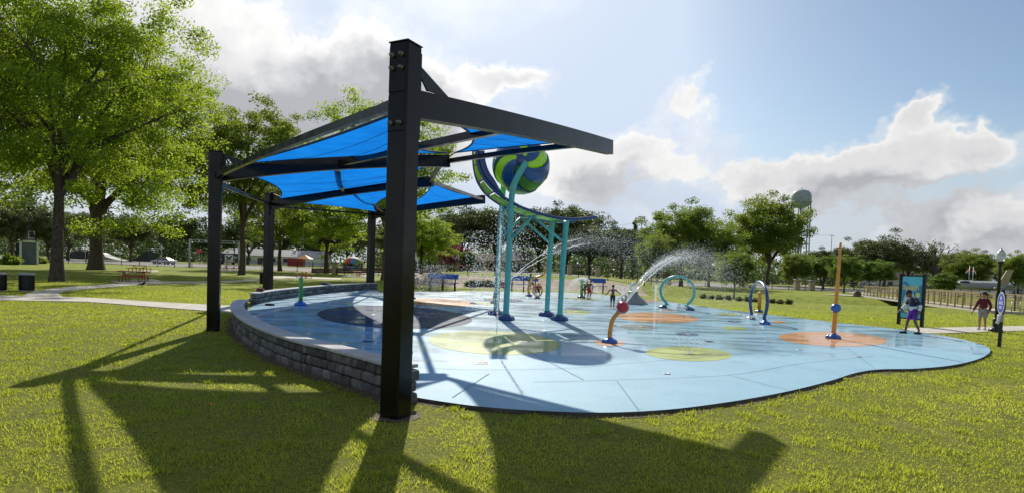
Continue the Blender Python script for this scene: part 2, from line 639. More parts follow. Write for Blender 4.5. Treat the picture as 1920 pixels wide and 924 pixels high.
def lawn_material():
    m, t, o = new_mat('lawn')
    b = t.n('ShaderNodeBsdfPrincipled')
    g = t.n('ShaderNodeNewGeometry').outputs['Position']
    sp = t.n('ShaderNodeSeparateXYZ'); t.set(sp.inputs[0], g)
    big = t.ss(t.noise(g, .16, 5, .6), .35, .68)
    mid = t.ss(t.noise(g, 1.3, 6, .62), .35, .65)
    fine = t.ss(t.noise(g, 22, 4, .7), .3, .7)
    c = t.mix(mid, (.115, .165, .010, 1), (.27, .32, .022, 1))
    c = t.mix(t.math('MULTIPLY', big, .55), c, (.27, .29, .025, 1))
    dry = t.math('MULTIPLY', t.ss(t.noise(g, .55, 6, .7), .55, .74), t.ss(sp.outputs['X'], -2.0, 6.0, .25, .8))
    dry = t.math('MULTIPLY', dry, t.ss(sp.outputs['Y'], 9.0, 20.0, 1.0, .25))
    c = t.mix(dry, c, (.30, .245, .10, 1))
    c = t.mix(t.math('MULTIPLY', fine, .5), c, t.vmath('SCALE', c, scale=.6))
    thatch = t.mix(t.ss(t.noise(g, 14, 5, .7), .35, .65), (.075, .085, .014, 1), (.18, .175, .035, 1))
    thatch = t.mix(dry, thatch, (.27, .21, .095, 1))
    c = t.mix(t.ss(sp.outputs['Y'], 14, 34, .75, 0), c, thatch)
    t.set(b.inputs['Base Color'], c)
    b.inputs['Roughness'].default_value = .9
    b.inputs['Specular IOR Level'].default_value = .15
    bp = t.n('ShaderNodeBump')
    bp.inputs['Strength'].default_value = .7; bp.inputs['Distance'].default_value = .05
    t.set(bp.inputs['Height'], t.noise(g, 35, 5, .7))
    t.set(b.inputs['Normal'], bp.outputs[0])
    tr = t.n('ShaderNodeBsdfTranslucent')
    t.set(o.inputs['Surface'], b.outputs[0])


lawn_material()


def pad_material(name, c, wear=True):
    """coloured splash pad concrete: dry speckle near its edge, a film of water over the rest"""
    m, t, o = new_mat(name)
    b = t.n('ShaderNodeBsdfPrincipled')
    g = t.n('ShaderNodeNewGeometry').outputs['Position']
    sp = t.n('ShaderNodeSeparateXYZ'); t.set(sp.inputs[0], g)
    wob = t.math('MULTIPLY', t.math('SUBTRACT', t.noise(g, .40, 8, .66), .5), 14.0)
    yy = t.math('ADD', t.math('ADD', sp.outputs['Y'], wob), t.math('MULTIPLY', sp.outputs['X'], -.42))
    wet = t.ss(yy, 11.5, 14.0)
    speck = t.ss(t.noise(g, 60, 3, .7), .35, .65)
    blot = t.ss(t.noise(g, .9, 6, .65), .3, .7)
    col = t.mix(speck, rgba([x * .80 for x in c]), rgba([min(1, x * 1.16) for x in c]))
    col = t.mix(t.ss(t.noise(g, 17, 5, .75), .42, .60, 0, .30), col, t.vmath('SCALE', col, scale=.70))
    if wear:
        col = t.mix(t.ss(t.noise(g, 2.6, 8, .72), .58, .70, 0, .45), col, (.215, .40, .53, 1))
    stain = t.ss(t.noise(t.vmath('MULTIPLY', g, (1, .6, 1)), .7, 9, .74), .56, .66)
    col = t.mix(t.math('MULTIPLY', stain, .28), col, t.vmath('SCALE', col, scale=.62))
    col = t.mix(t.math('MULTIPLY', blot, .32), col, rgba([min(1, x * 1.25 + .03) for x in c]))
    streak = t.ss(t.noise(t.vmath('MULTIPLY', g, (.5, 2.6, 1)), 1.0, 5, .6), .45, .75)
    col = t.mix(t.math('MULTIPLY', wet, t.math('MULTIPLY_ADD', streak, .42, .08)), col, t.vmath('SCALE', col, scale=.55))
    t.set(b.inputs['Base Color'], col)
    pud = t.ss(t.noise(t.vmath('MULTIPLY', g, (.5, 1.3, 1)), .8, 6, .62), .36, .64)
    film = t.math('MULTIPLY', wet, t.ss(pud, 0, 1, .85, .22) if name != 'pad_navy' else t.ss(pud, 0, 1, .55, .10))
    t.set(b.inputs['Roughness'], t.ss(wet, 0, 1, .65, .5))
    t.set(b.inputs['Coat Weight'], film)
    b.inputs['Coat IOR'].default_value = 1.36
    t.set(b.inputs['Coat Roughness'], t.ss(pud, 0, 1, .03, .14))
    bp = t.n('ShaderNodeBump')
    t.set(bp.inputs['Strength'], t.ss(wet, 0, 1, .4, .03)); bp.inputs['Distance'].default_value = .01
    t.set(bp.inputs['Height'], t.noise(g, 70, 3, .6))
    t.set(b.inputs['Normal'], bp.outputs[0])
    t.set(b.inputs['Specular IOR Level'], t.ss(wet, 0, 1, .2, .05 if name != 'pad_navy' else .02))
    t.set(o.inputs['Surface'], b.outputs[0])


pad_material('pad_blue', (.245, .43, .555), False)
pad_material('pad_navy', (.016, .042, .11), False)
pad_material('pad_orange', (.58, .30, .135))
pad_material('pad_green', (.34, .41, .12))
pad_material('pad_grey', (.22, .245, .27))
pad_material('pad_dots', (.10, .17, .27))
plain('joint_dark', (.17, .29, .36), .9, 0, .2, 4)

# ------------------------------------------------------------------ the land
xs = np.unique(np.concatenate([np.linspace(-900, -120, 14), np.linspace(-120, -30, 31), np.linspace(-30, 120, 121), np.linspace(120, 900, 14)]))
ys = np.unique(np.concatenate([np.linspace(-40, 40, 17), np.linspace(40, 110, 71), np.linspace(110, 300, 20), np.linspace(300, 2500, 12)]))
XX, YY = np.meshgrid(xs, ys)
ZZ = hgt(XX, YY)
me = bpy.data.meshes.new('lawn')
nx, ny = len(xs), len(ys)
me.from_pydata(list(zip(XX.ravel(), YY.ravel(), ZZ.ravel())), [],
               [(j * nx + i, j * nx + i + 1, (j + 1) * nx + i + 1, (j + 1) * nx + i) for j in range(ny - 1) for i in range(nx - 1)])
me.polygons.foreach_set('use_smooth', [True] * len(me.polygons))
me.materials.append(MATS['lawn'])
lawn = bpy.data.objects.new('lawn', me); COL.objects.link(lawn)
tag(lawn, 'wide green mown lawn around the splash pad', kind='structure')


def strip(name, mat, top, bottom, lift=.012, n=6, thick=.0):
    """a sheet between two rows of pixels, laid on the land"""
    a = spline([GT(*p) for p in top], n); b = spline([GT(*p) for p in bottom], n)
    m = len(a)
    mb = MB()
    vs = []
    rows = 5
    for k in range(rows + 1):
        for i in range(m):
            p = a[i].lerp(b[i], k / rows)
            vs.append((p.x, p.y, float(hgt(p.x, p.y)) + lift))
    fs = [(k * m + i, k * m + i + 1, (k + 1) * m + i + 1, (k + 1) * m + i) for k in range(rows) for i in range(m - 1)]
    mb.add(vs, fs)
    edge = [(p.x, p.y) for p in a] + [(p.x, p.y) for p in reversed(b)]
    for row in (0, rows):
        vs2 = []
        for i in range(m):
            q = vs[row * m + i]
            vs2 += [q, (q[0], q[1], q[2] - .09)]
        mb.add(vs2, [(2 * i, 2 * i + 2, 2 * i + 3, 2 * i + 1) for i in range(m - 1)])
    o = mb.build(name, mat)
    tag(o, kind='structure')
    return o, edge


PATHS = []
o, e = strip('path', 'concrete', [(-120, 549), (0, 554), (60, 556), (170, 559), (300, 567), (440, 574)], [(-120, 562), (0, 563.5), (60, 564.5), (170, 567), (300, 577), (440, 587)], .035)
PATHS.append(e); o['label'] = 'pale concrete walk crossing the lawn towards the seat wall'
o, e = strip('path', 'concrete', [(42, 555), (72, 545), (130, 538), (200, 533), (300, 527.5), (400, 527), (480, 522.5), (520, 517.5), (560, 518), (640, 521)],
             [(118, 557), (112, 549), (150, 543), (210, 538), (300, 532), (400, 530), (480, 526), (520, 523), (560, 522), (640, 524)], .03)
PATHS.append(e); o['label'] = 'narrow concrete walk curving past the red picnic tables'
o, e = strip('path', 'concrete', [(1690, 615.5), (1760, 614.5), (1840, 613), (1920, 611), (1990, 609)], [(1722, 625.5), (1790, 624.5), (1850, 622), (1920, 620), (1990, 618)], .03)
PATHS.append(e); o['label'] = 'pale concrete walk leading from the pad past the street lamp'
o, e = strip('path', 'concrete', [(1500, 531.5), (1560, 539), (1600, 545), (1645, 552)], [(1500, 534), (1560, 542), (1600, 548.5), (1645, 556)], .03)
PATHS.append(e); o['label'] = 'thin walk running down the far grass to the footbridge'
for px0, py0, px1, py1, px2, py2, px3, py3, lab in [
        (206, 527, 288, 524, 316, 530, 232, 534, 'concrete slab under the two nearest red picnic tables'),
        (232, 508, 296, 507.5, 299, 510.5, 236, 511, 'concrete slab under the farther red picnic table'),
        (405, 505.5, 462, 505, 465, 508, 405, 508.5, 'concrete slab under the small distant picnic table'),
        (640, 516, 700, 515, 702, 519.5, 642, 519, 'concrete slab under the square red table by the brown edging')]:
    q = [GT(px0, py0), GT(px1, py1), GT(px2, py2), GT(px3, py3)]
    mb = MB().prism([(p.x, p.y) for p in q], -.1, .0)
    o = mb.build('table_slab', 'concrete'); tag(o, lab, kind='structure')
    PATHS.append([(p.x, p.y) for p in q])

# road behind the park, with a kerb, following the land
for nm, y0, y1, mt, lf in (('road', 110, 146, 'asphalt', .03), ('sidewalk', 104.5, 107.5, 'concrete', .05), ('sidewalk', 150, 153, 'concrete', .05)):
    mb = MB()
    rx = np.linspace(-330, 330, 160)
    rows = [y0 + (y1 - y0) * k / 4 for k in range(5)]
    vs = [(x, y, float(hgt(x, y)) + lf + .02) for y in rows for x in rx]
    nn = len(rx)
    mb.add(vs, [(k * nn + i, k * nn + i + 1, (k + 1) * nn + i + 1, (k + 1) * nn + i) for k in range(4) for i in range(nn - 1)])
    mb.add([q for i in range(nn) for q in (vs[i], (vs[i][0], vs[i][1], vs[i][2] - .15))], [(2 * i, 2 * i + 2, 2 * i + 3, 2 * i + 1) for i in range(nn - 1)])
    o = mb.build(nm, mt)
    tag(o, 'grey asphalt road running behind the park fence' if nm == 'road' else 'concrete pavement on the %s side of the road' % ('near' if y0 < 110 else 'far'), kind='structure')

# tan bank under the fence
mb = MB()
bx_ = np.linspace(-11.5, 13.5, 60)
vs = []
for k in range(7):
    for x in bx_:
        y = 56.6 + 7.6 * k / 6
        vs.append((x, y, float(hgt(x, y)) + .05 + (.0 if 0 < k < 6 else -.08)))
nn = len(bx_)
mb.add(vs, [(k * nn + i, k * nn + i + 1, (k + 1) * nn + i + 1, (k + 1) * nn + i) for k in range(6) for i in range(nn - 1)], True)
o = mb.build('embankment', 'tan_concrete'); tag(o, 'tan concrete bank below the fence behind the pad', kind='structure')

# ------------------------------------------------------------------ the splash pad
PADPX = [(768, 742), (830, 752), (900, 761), (1000, 768.5), (1130, 772.5), (1250, 767), (1350, 755), (1430, 742), (1500, 727.5), (1560, 712), (1605, 698), (1650, 691.5),
         (1720, 690), (1790, 683), (1840, 670), (1857, 656), (1840, 645), (1790, 632.5), (1713, 620), (1640, 611.5), (1560, 603), (1450, 590), (1350, 578), (1290, 570), (1240, 563.5),
         (1180, 556.5), (1120, 551), (1050, 547.5), (960, 546), (900, 545.5), (800, 545.5), (712, 547)]
PAD = [(p.x, p.y) for p in spline([G(*q) for q in PADPX], 5)]
TOPZ = .50
W1 = [G(x, y, TOPZ) for x, y in [(456, 560.5), (447, 566), (446, 577), (462, 593), (500, 612), (560, 632.5), (625, 648), (704, 668), (764, 684)]]
W2 = [G(x, y, TOPZ) for x, y in [(475, 548.5), (500, 544.5), (530, 541), (575, 536.8), (622, 533.2), (665, 531), (704, 529.6)]]
W1S = spline(W1, 24); W2S = spline(W2, 24)
PADALL = PAD + [(p.x, p.y) for p in reversed(W2S[6:])] + [(p.x, p.y) for p in W1S[10:]]
pv = [(x, y, 0.0) for x, y in PADALL]
mb = MB().add(pv, [tuple(range(len(pv)))])
pad = mb.build('splash_pad', 'pad_blue'); tag(pad, 'sky blue concrete splash pad with painted coloured spots', kind='structure')
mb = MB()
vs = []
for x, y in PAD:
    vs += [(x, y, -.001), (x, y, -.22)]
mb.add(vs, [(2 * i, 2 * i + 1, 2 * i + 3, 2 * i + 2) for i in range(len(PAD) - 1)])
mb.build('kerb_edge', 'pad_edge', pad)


def spot(x0, x1, y0, y1, mat, name='painted_spot', z=.004, tilt=0):
    ax, bx2 = G(x0, (y0 + y1) / 2 - 1.2), G(x1, (y0 + y1) / 2 + 1.2)
    cy0, cy1 = G((x0 + x1) / 2, y0), G((x0 + x1) / 2, y1)
    cx = (cy0.x + cy1.x) / 2; cy = (cy0.y + cy1.y) / 2
    rx = (bx2 - ax).length / 2; ry = (cy0.y - cy1.y) / 2
    sh = (cy0.x - cy1.x) / 2
    poly = [(cx + rx * math.cos(a) + sh * math.sin(a), cy + ry * math.sin(a)) for a in np.linspace(0, 2 * math.pi, 64, endpoint=False)]
    o = MB().add([(x, y, z) for x, y in poly], [tuple(range(64))]).build(name, mat, pad)
    return o, poly


for s_ in [(590, 890, 573, 615, 'pad_navy'), (752, 892, 559, 573.5, 'pad_orange'), (805, 1052, 620, 664, 'pad_green'), (1215, 1368, 649.5, 676, 'pad_green'), (1473, 1650, 621.5, 648.5, 'pad_orange'),
           (1163, 1302, 585.5, 604.5, 'pad_orange'), (1162, 1232, 607.5, 617.5, 'pad_grey'), (1265, 1311, 622.5, 629.5, 'pad_dots'), (1353, 1402, 611.5, 618, 'pad_green'), (1363, 1393, 600, 604, 'pad_dots'),
           (1447, 1474, 601, 605.5, 'pad_orange'), (1113, 1173, 636, 648, 'pad_orange'), (1055, 1107, 581, 588.5, 'pad_green'), (1343, 1391, 586.3, 591, 'pad_green'), (1205, 1233, 561.5, 565.5, 'pad_orange'),
           (906, 980, 558.5, 566, 'pad_navy'), (1060, 1125, 557.5, 561.8, 'pad_green'), (1060, 1092, 575, 580, 'pad_dots'), (880, 935, 566, 570.5, 'pad_green'), (1239, 1262, 579.5, 582.3, 'pad_orange'), (1135, 1160, 571.5, 575, 'pad_grey'), (1272, 1294, 575.5, 578, 'pad_grey')]:
    spot(*s_)
for line in [[(848, 745), (917, 700)], [(770, 687), (880, 692.5), (1060, 690), (1190, 679), (1330, 668)], [(1157, 714), (1198, 769)], [(1000, 715.5), (1094, 713.5), (1366, 702.5), (1500, 681), (1640, 667)],
             [(985, 655), (1095, 712)], [(1366, 702.5), (1478, 731)], [(1330, 668), (1480, 655)], [(545, 617), (640, 640)], [(860, 553), (905, 575)], [(1110, 551), (1060, 571)], [(1590, 653), (1640, 690)]]:
    pts = spline([G(*p) for p in line], 6)
    mb = MB()
    vs = []
    for i, p in enumerate(pts):
        d = (pts[min(i + 1, len(pts) - 1)] - pts[max(i - 1, 0)]).normalized()
        n_ = Vector((-d.y, d.x, 0)) * .0075
        vs += [(p.x + n_.x, p.y + n_.y, .008), (p.x - n_.x, p.y - n_.y, .008)]
    mb.add(vs, [(2 * i, 2 * i + 1, 2 * i + 3, 2 * i + 2) for i in range(len(pts) - 1)])
    mb.build('expansion_joint', 'joint_dark', pad)

for (px, py) in [(700, 590), (745, 600), (800, 592), (850, 640), (975, 640), (1200, 612), (1235, 592), (1290, 626), (1292, 663), (1378, 602), (1378, 615), (1080, 584), (1020, 620), (1440, 640), (1500, 655), (1250, 700), (820, 566), (940, 562), (640, 610), (1610, 668)]:
    c = G(px, py)
    MB().lathe([(.075, 0), (.075, .010), (.066, .013), (.020, .013), (.018, .009)], c + Vector((0, 0, .004)), 16).build('nozzle_cap', 'galvanised', pad)
for (px, py, sz) in [(905, 680, .30), (1150, 610, .34), (1330, 640, .30), (690, 640, .30)]:
    c = G(px, py)
    dr = MB().box((c.x, c.y, .006), (sz, sz, .008)).build('drain', 'galvanised', pad)
    for k in range(5):
        MB().box((c.x, c.y - sz * .36 + sz * .18 * k, .0125), (sz * .8, sz * .07, .003)).build('slot', 'black_metal', dr)

# ------------------------------------------------------------------ seat walls of grey block
rnd = random.Random(5)
BLOCKS = {}
for L in (.19, .29, .40):
    for k in range(3):
        mb = MB().box((0, 0, 0), (L - .018, .30, .157), bev=.022)
        for i, p in enumerate(mb.v):
            mb.v[i] = tuple(c + rnd.uniform(-.0055, .0055) for c in p)
        o = mb.build('block', 'stone_block'); BLOCKS.setdefault(L, []).append(o.data)
        bpy.data.objects.remove(o)
mb = MB().box((0, 0, 0), (.535, .40, .055), bev=.012)
o = mb.build('cap_stone', 'cap_concrete'); CAPME = o.data; bpy.data.objects.remove(o)


def along(pts):
    d = [0.0]
    for a, b in zip(pts, pts[1:]):
        d.append(d[-1] + (Vector(b) - Vector(a)).length)

    def f(s):
        s = max(0, min(d[-1], s))
        for i in range(len(d) - 1):
            if s <= d[i + 1]:
                t = (s - d[i]) / max(1e-9, d[i + 1] - d[i])
                a, b = Vector(pts[i]), Vector(pts[i + 1])
                return a.lerp(b, t), math.atan2(b.y - a.y, b.x - a.x)
    return f, d[-1]


def seat_wall(pts, label):
    root = thing('seat_wall', label, 'wall', (pts[0].x, pts[0].y, -.08))
    f, T = along([(p.x, p.y, 0) for p in pts])
    for c in range(3):
        s = -rnd.uniform(0, .15) if c % 2 else 0.0
        while s < T - .08:
            L = rnd.choice((.19, .29, .29, .40, .40))
            p, a = f(s + L / 2)
            o = bpy.data.objects.new('block', rnd.choice(BLOCKS[L])); COL.objects.link(o); o.parent = root
            o.location = (p.x - pts[0].x + rnd.uniform(-.005, .005), p.y - pts[0].y + rnd.uniform(-.005, .005), .087 + c * .175)
            o.rotation_euler = (0, 0, a + rnd.uniform(-.012, .012) + (math.pi if rnd.random() < .5 else 0))
            if rnd.random() < .2:
                o.material_slots[0].link = 'OBJECT'; o.material_slots[0].material = MATS['stone_block_light']
            o.scale = (1, 1 + rnd.uniform(-.05, .05), 1)
            s += L
    n = int(T / .54)
    for i in range(n + 1):
        p, a = f((i + .5) * T / (n + 1))
        o = bpy.data.objects.new('cap_stone', CAPME); COL.objects.link(o); o.parent = root
        o.location = (p.x - pts[0].x, p.y - pts[0].y, .5535 + rnd.uniform(-.002, .002))
        o.scale = (T / (n + 1) / .54, 1, 1)
        o.rotation_euler = (rnd.uniform(-.006, .006), 0, a)
    return root


seat_wall(W1S, 'curved grey block seat wall in front, running up to the tall near post')
seat_wall(W2S, 'curved grey block seat wall at the back of the pad below the far posts')
# bare soil at the foot of the near wall and post
mb = MB()
vs = []
sw = [p for p in W1S[20:]]
for i, p in enumerate(sw):
    d = (sw[min(i + 1, len(sw) - 1)] - sw[max(0, i - 1)]).normalized()
    n_ = Vector((-d.y, d.x, 0)); n_ = n_ if n_.y < 0 else -n_
    wv = .34 + .12 * mnoise.noise(Vector((i * .21, 0, 3)))
    vs += [(p.x + n_.x * .1, p.y + n_.y * .1, -.05), (p.x + n_.x * wv, p.y + n_.y * wv, -.055)]
mb.add(vs, [(2 * i, 2 * i + 1, 2 * i + 3, 2 * i + 2) for i in range(len(sw) - 1)])
o = mb.build('soil_strip', 'soil'); tag(o, 'strip of bare brown soil along the foot of the near seat wall', kind='structure')

q_ = G(741, 780, -.06)
mb = MB().add([(q_.x + (.36 + .10 * mnoise.noise(Vector((math.cos(a) * 2, math.sin(a) * 2, 1)))) * math.cos(a), q_.y + (.33 + .1 * mnoise.noise(Vector((math.cos(a) * 2, math.sin(a) * 2, 5)))) * math.sin(a), -.052) for a in np.linspace(0, 6.283, 28, endpoint=False)], [tuple(range(28))])
o = mb.build('soil_patch', 'soil'); tag(o, 'worn bare soil round the foot of the tall near post', kind='structure')

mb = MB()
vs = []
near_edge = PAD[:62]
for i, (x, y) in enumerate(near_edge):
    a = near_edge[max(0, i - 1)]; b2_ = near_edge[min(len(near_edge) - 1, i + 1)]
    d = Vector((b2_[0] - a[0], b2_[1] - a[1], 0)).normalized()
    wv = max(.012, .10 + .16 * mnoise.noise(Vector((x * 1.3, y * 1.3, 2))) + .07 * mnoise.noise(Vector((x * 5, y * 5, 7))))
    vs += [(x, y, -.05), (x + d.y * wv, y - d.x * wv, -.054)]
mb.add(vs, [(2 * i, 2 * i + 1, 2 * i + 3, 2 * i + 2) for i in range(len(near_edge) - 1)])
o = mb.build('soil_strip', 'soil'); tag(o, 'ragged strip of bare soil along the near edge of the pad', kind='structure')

# ------------------------------------------------------------------ grass blades
rng = np.random.default_rng(11)
N = 620000
u = rng.random(N)
y0_, y1_ = 3.6, 46.0
Yb = (y0_ ** .55 + u * (y1_ ** .55 - y0_ ** .55)) ** (1 / .55)
Xb = (rng.random(N) * 2 - 1) * (Yb * .98 + 1.2)
keep = ~in_poly(Xb, Yb, PADALL) & (rng.random(N) > smooth01(26, 46, Yb))
for e in PATHS:
    keep &= ~in_poly(Xb, Yb, e)
POST0 = G(741, 780, -.06)
wall_pts = np.array([(p.x, p.y) for p in W1S[::3] + W2S[::3]] + [(POST0.x, POST0.y)])
dmin = np.full(N, 9.0)
for q in wall_pts:
    dmin = np.minimum(dmin, np.hypot(Xb - q[0], Yb - q[1]))
keep &= dmin > .22 + .2 * rng.random(N)
Xb, Yb = Xb[keep], Yb[keep]
n = len(Xb)


def lump(x, y, s, seed):
    r_ = np.random.default_rng(seed)
    out = np.zeros_like(x)
    for k in range(7):
        a = r_.random() * 6.28; fr = s * (0.6 + 1.3 * r_.random())
        out += np.sin((x * np.cos(a) + y * np.sin(a)) * fr + r_.random() * 6.28)
    return out / 7 ** .5


# ranker tufts scattered over the lawn
ntf = 520
ty = 4.0 + 20 * rng.random(ntf) ** 1.5
tx = rng.uniform(-1, 1, ntf) * (ty * .98 + 1)
ex = np.repeat(tx, 70) + rng.normal(0, .07, ntf * 70); ey = np.repeat(ty, 70) + rng.normal(0, .07, ntf * 70)
okt = ~in_poly(ex, ey, PADALL)
for e in PATHS:
    okt &= ~in_poly(ex, ey, e)
for q in wall_pts:
    okt &= np.hypot(ex - q[0], ey - q[1]) > .25
ex, ey = ex[okt], ey[okt]
rank = np.concatenate([np.zeros(n, bool), np.ones(len(ex), bool)])
Xb = np.concatenate([Xb, ex]); Yb = np.concatenate([Yb, ey])
n = len(Xb)
tuft = np.clip(.5 + .42 * lump(Xb, Yb, 3.5, 1) + .3 * lump(Xb, Yb, 11, 2), 0, 1.6)
patch = np.clip(.5 + .45 * lump(Xb, Yb, .8, 3) + .2 * lump(Xb, Yb, 4, 6), 0, 1)
hb = (.014 + .028 * rng.random(n)) * (.45 + .85 * tuft) * (1 + np.clip(Yb - 8, 0, 40) * .012)
long_ = rng.random(n) < .02
hb = np.where(long_, hb * 1.9, hb)
hb = np.where(rank, (.03 + .05 * rng.random(n)), hb)
wb = .0032 + .00062 * Yb
ang = rng.random(n) * 6.283
lean = (.25 + .6 * rng.random(n)) * hb
la = rng.random(n) * 6.283
Zb = hgt(Xb, Yb) - .004
V = np.empty((n, 3, 3))
V[:, 0] = np.stack([Xb - wb * np.cos(ang), Yb - wb * np.sin(ang), Zb], 1)
V[:, 1] = np.stack([Xb + wb * np.cos(ang), Yb + wb * np.sin(ang), Zb], 1)
V[:, 2] = np.stack([Xb + lean * np.cos(la), Yb + lean * np.sin(la), Zb + hb], 1)
bare = smooth01(.55, 1.3, lump(Xb, Yb, 1.1, 9)) * smooth01(-1, 4, Xb) * (1 - smooth01(14, 24, Yb))
hb = hb * (1 - .75 * bare * (rng.random(n) < .8))
tint = .10 + .5 * bare + .42 * rng.random(n) + .40 * (patch - .3)
tint = np.where(rank, .12 + .25 * rng.random(n), tint + .22 * lump(Xb, Yb, .35, 21))
tint = np.where(rng.random(n) < .05 + .10 * smooth01(0, 4, Xb), 1.0, tint)
me = fast_mesh('grass', V.reshape(-1, 3), 3, 'blade', tint)
o = bpy.data.objects.new('grass', me); COL.objects.link(o)
tag(o, 'short mown grass blades covering the lawn', 'grass', kind='stuff')
# ------------------------------------------------------------------ shade structure
def proj(p):
    q = cam_rot.transposed() @ (Vector(p) - CAM)
    return 960 + F * q.x / -q.z, 462 + SHIFT - F * q.y / -q.z


m_, t_, o_ = new_mat('sail_blue')
b_ = t_.n('ShaderNodeBsdfPrincipled'); tr_ = t_.n('ShaderNodeBsdfTranslucent'); mx_ = t_.n('ShaderNodeMixShader')
oc_ = t_.n('ShaderNodeTexCoord').outputs['Object']
cc_ = t_.mix(t_.ss(t_.noise(oc_, 1.1, 5, .6), .3, .7), (.003, .14, .52, 1), (.005, .19, .62, 1))
cc_ = t_.mix(t_.ss(t_.noise(t_.vmath('MULTIPLY', oc_, (1, 6, 1)), 3, 3), .55, .75, 0, .25), cc_, (.003, .12, .46, 1))
t_.set(b_.inputs['Base Color'], cc_); b_.inputs['Roughness'].default_value = .75
t_.set(tr_.inputs['Color'], t_.vmath('SCALE', cc_, scale=1.6)); mx_.inputs[0].default_value = .68
t_.set(mx_.inputs[1], b_.outputs[0]); t_.set(mx_.inputs[2], tr_.outputs[0]); t_.set(o_.inputs['Surface'], mx_.outputs[0])
plain('sail_hem', (.006, .05, .17), .8, 0, .2, 8)

PA, PB = G(741, 780, -.06), G(400, 620, -.06)
PC = P(502, 552, 28.9); PC.z = -.06
PD = P(694, 535, 43.9); PD.z = -.06
POSTS = [PA, PB, PC, PD]
ROOTH = [4.13, 4.24, 4.58, 5.50]
POSTH = [4.86, 4.86, 5.15, 5.95]
POSTS_W = [.31, .31, .36, .45]
TIPS = [P(1143, 277, 15.4), P(842, 303, 18.3), P(811, 341, 25.0), P(908, 374, 36.5)]
BOW = [.035, .13, .17, .10]
shade = thing('shade_structure', 'black steel cantilever shade structure with stretched blue fabric sails', 'shade structure', (PA.x, PA.y, -.06))
shade.location = (PB.x, PB.y, -.06)
ROOTS = []
for i, (p, rh, tip) in enumerate(zip(POSTS, ROOTH, TIPS)):
    d = Vector((tip.x - p.x, tip.y - p.y, 0)).normalized()
    az = math.atan2(d.y, d.x)
    H = POSTH[i]
    S = POSTS_W[i]
    post = MB().box((p.x, p.y, -.2 + (H + .2) / 2), (S, S, H + .2), rz=az, bev=.022).build('post', 'black_steel', shade)
    MB().box((p.x, p.y, H + .004), (S + .012, S + .012, .016), rz=az, bev=.004).build('post_cap', 'black_metal', post)
    bk = Vector((p.x, p.y, 0)) - d * (S / 2 + .006)
    sd = Vector((-d.y, d.x, 0))
    for z0, z1, nb in ((rh + .08, H - .06, 4), (rh - .42, rh + .05, 2)):
        MB().box((bk.x, bk.y, (z0 + z1) / 2), (.016, S * .86, z1 - z0), rz=az, bev=.006).build('back_plate', 'black_steel', post)
        for k in range(nb):
            zb = z1 - .12 - (k // 2) * .17 if nb == 4 else z0 + .1
            c = bk + sd * (S * .24 * (1 if k % 2 else -1)); c.z = zb
            MB().lathe([(.034, 0), (.034, .02), (.021, .021), (.021, .06), (.014, .064)], c - d * .006, 10, axis=-d).build('bolt', 'bolt_steel', post)
    root = Vector((p.x, p.y, rh)) + d * (S / 2 - .02)
    ROOTS.append(root)
    MB().beam(root, tip, .20, .36 * S / .31, bow=BOW[i], n=14).build('cantilever_beam', 'black_steel', shade)
    # end plate and gusset on the post
    MB().box((root.x + d.x * .035, root.y + d.y * .035, rh + .1), (.03, .27, 1.12), rz=az, bev=.006).build('end_plate', 'black_steel', shade)
    M = Matrix.Translation(root) @ Matrix.Rotation(az, 4, 'Z') @ Matrix.Rotation(R(90), 4, 'X')
    zt = .16 + (tip.z - root.z) * .1
    MB().prism([(.05, .17), (.05, .58), (.12, .58), (.95, zt + .04), (.80, zt + .03), (.42, .28), (.36, .27), (.16, .45), (.12, .43), (.12, .19)], -.012, .012, M).build('gusset', 'black_metal', shade)


def on_beam(i, px):
    best, bp = 1e9, None
    for k in range(201):
        t = k / 200
        q = ROOTS[i].lerp(TIPS[i], t) + Vector((0, 0, BOW[i] * 4 * t * (1 - t)))
        e = abs(proj(q)[0] - px)
        if e < best:
            best, bp = e, q
    return bp


def at(i, t, dz=0.0):
    return ROOTS[i].lerp(TIPS[i], t) + Vector((0, 0, BOW[i] * 4 * t * (1 - t) + dz))


for a, b, wd, ht, bow in [
        (on_beam(1, 634), on_beam(0, 971), .12, .16, .0), (on_beam(1, 838), on_beam(0, 1112), .11, .13, .03),
        (on_beam(1, 632) + Vector((0, 0, -.05)), on_beam(2, 644), .14, .16, .0), (on_beam(1, 828), on_beam(2, 806), .13, .15, 0),
        (on_beam(2, 660), on_beam(3, 724), .13, .15, 0), (on_beam(2, 808), on_beam(3, 905), .12, .14, 0)]:
    MB().beam(a, b, wd, ht, bow=bow, n=8).build('rafter', 'black_steel', shade)
for i, j, hi, hj in ((0, 1, 4.13, 4.20), (1, 2, 4.02, 4.66), (2, 3, 4.56, 5.58)):
    a, b = POSTS[i].copy(), POSTS[j].copy(); a.z, b.z = hi, hj
    dd = (b - a).normalized()
    MB().beam(a + dd * .15, b - dd * .15, .10, .125 if i == 0 else .11, bow=.06 if i == 0 else 0, n=10).build('perimeter_beam', 'black_steel', shade)
    for q, s_ in ((a, 1), (b, -1)):
        MB().beam(q + dd * s_ * .14, q + dd * s_ * .62, .118, .145 if i == 0 else .13).build('sleeve', 'black_steel', shade)


def hem(pts, parent):
    MB().tube(pts, .026, 6).build('hem', 'sail_hem', parent)


def shackle(p, q, parent):
    q = p + (q - p).normalized() * min(.42, (q - p).length)
    MB().tube([p, p.lerp(q, .5), q], .012, 6).build('turnbuckle', 'bolt_steel', parent)
    for t in (.15, .5, .85):
        MB().ball(p.lerp(q, t), .032, 8, 6).build('shackle', 'bolt_steel', parent)


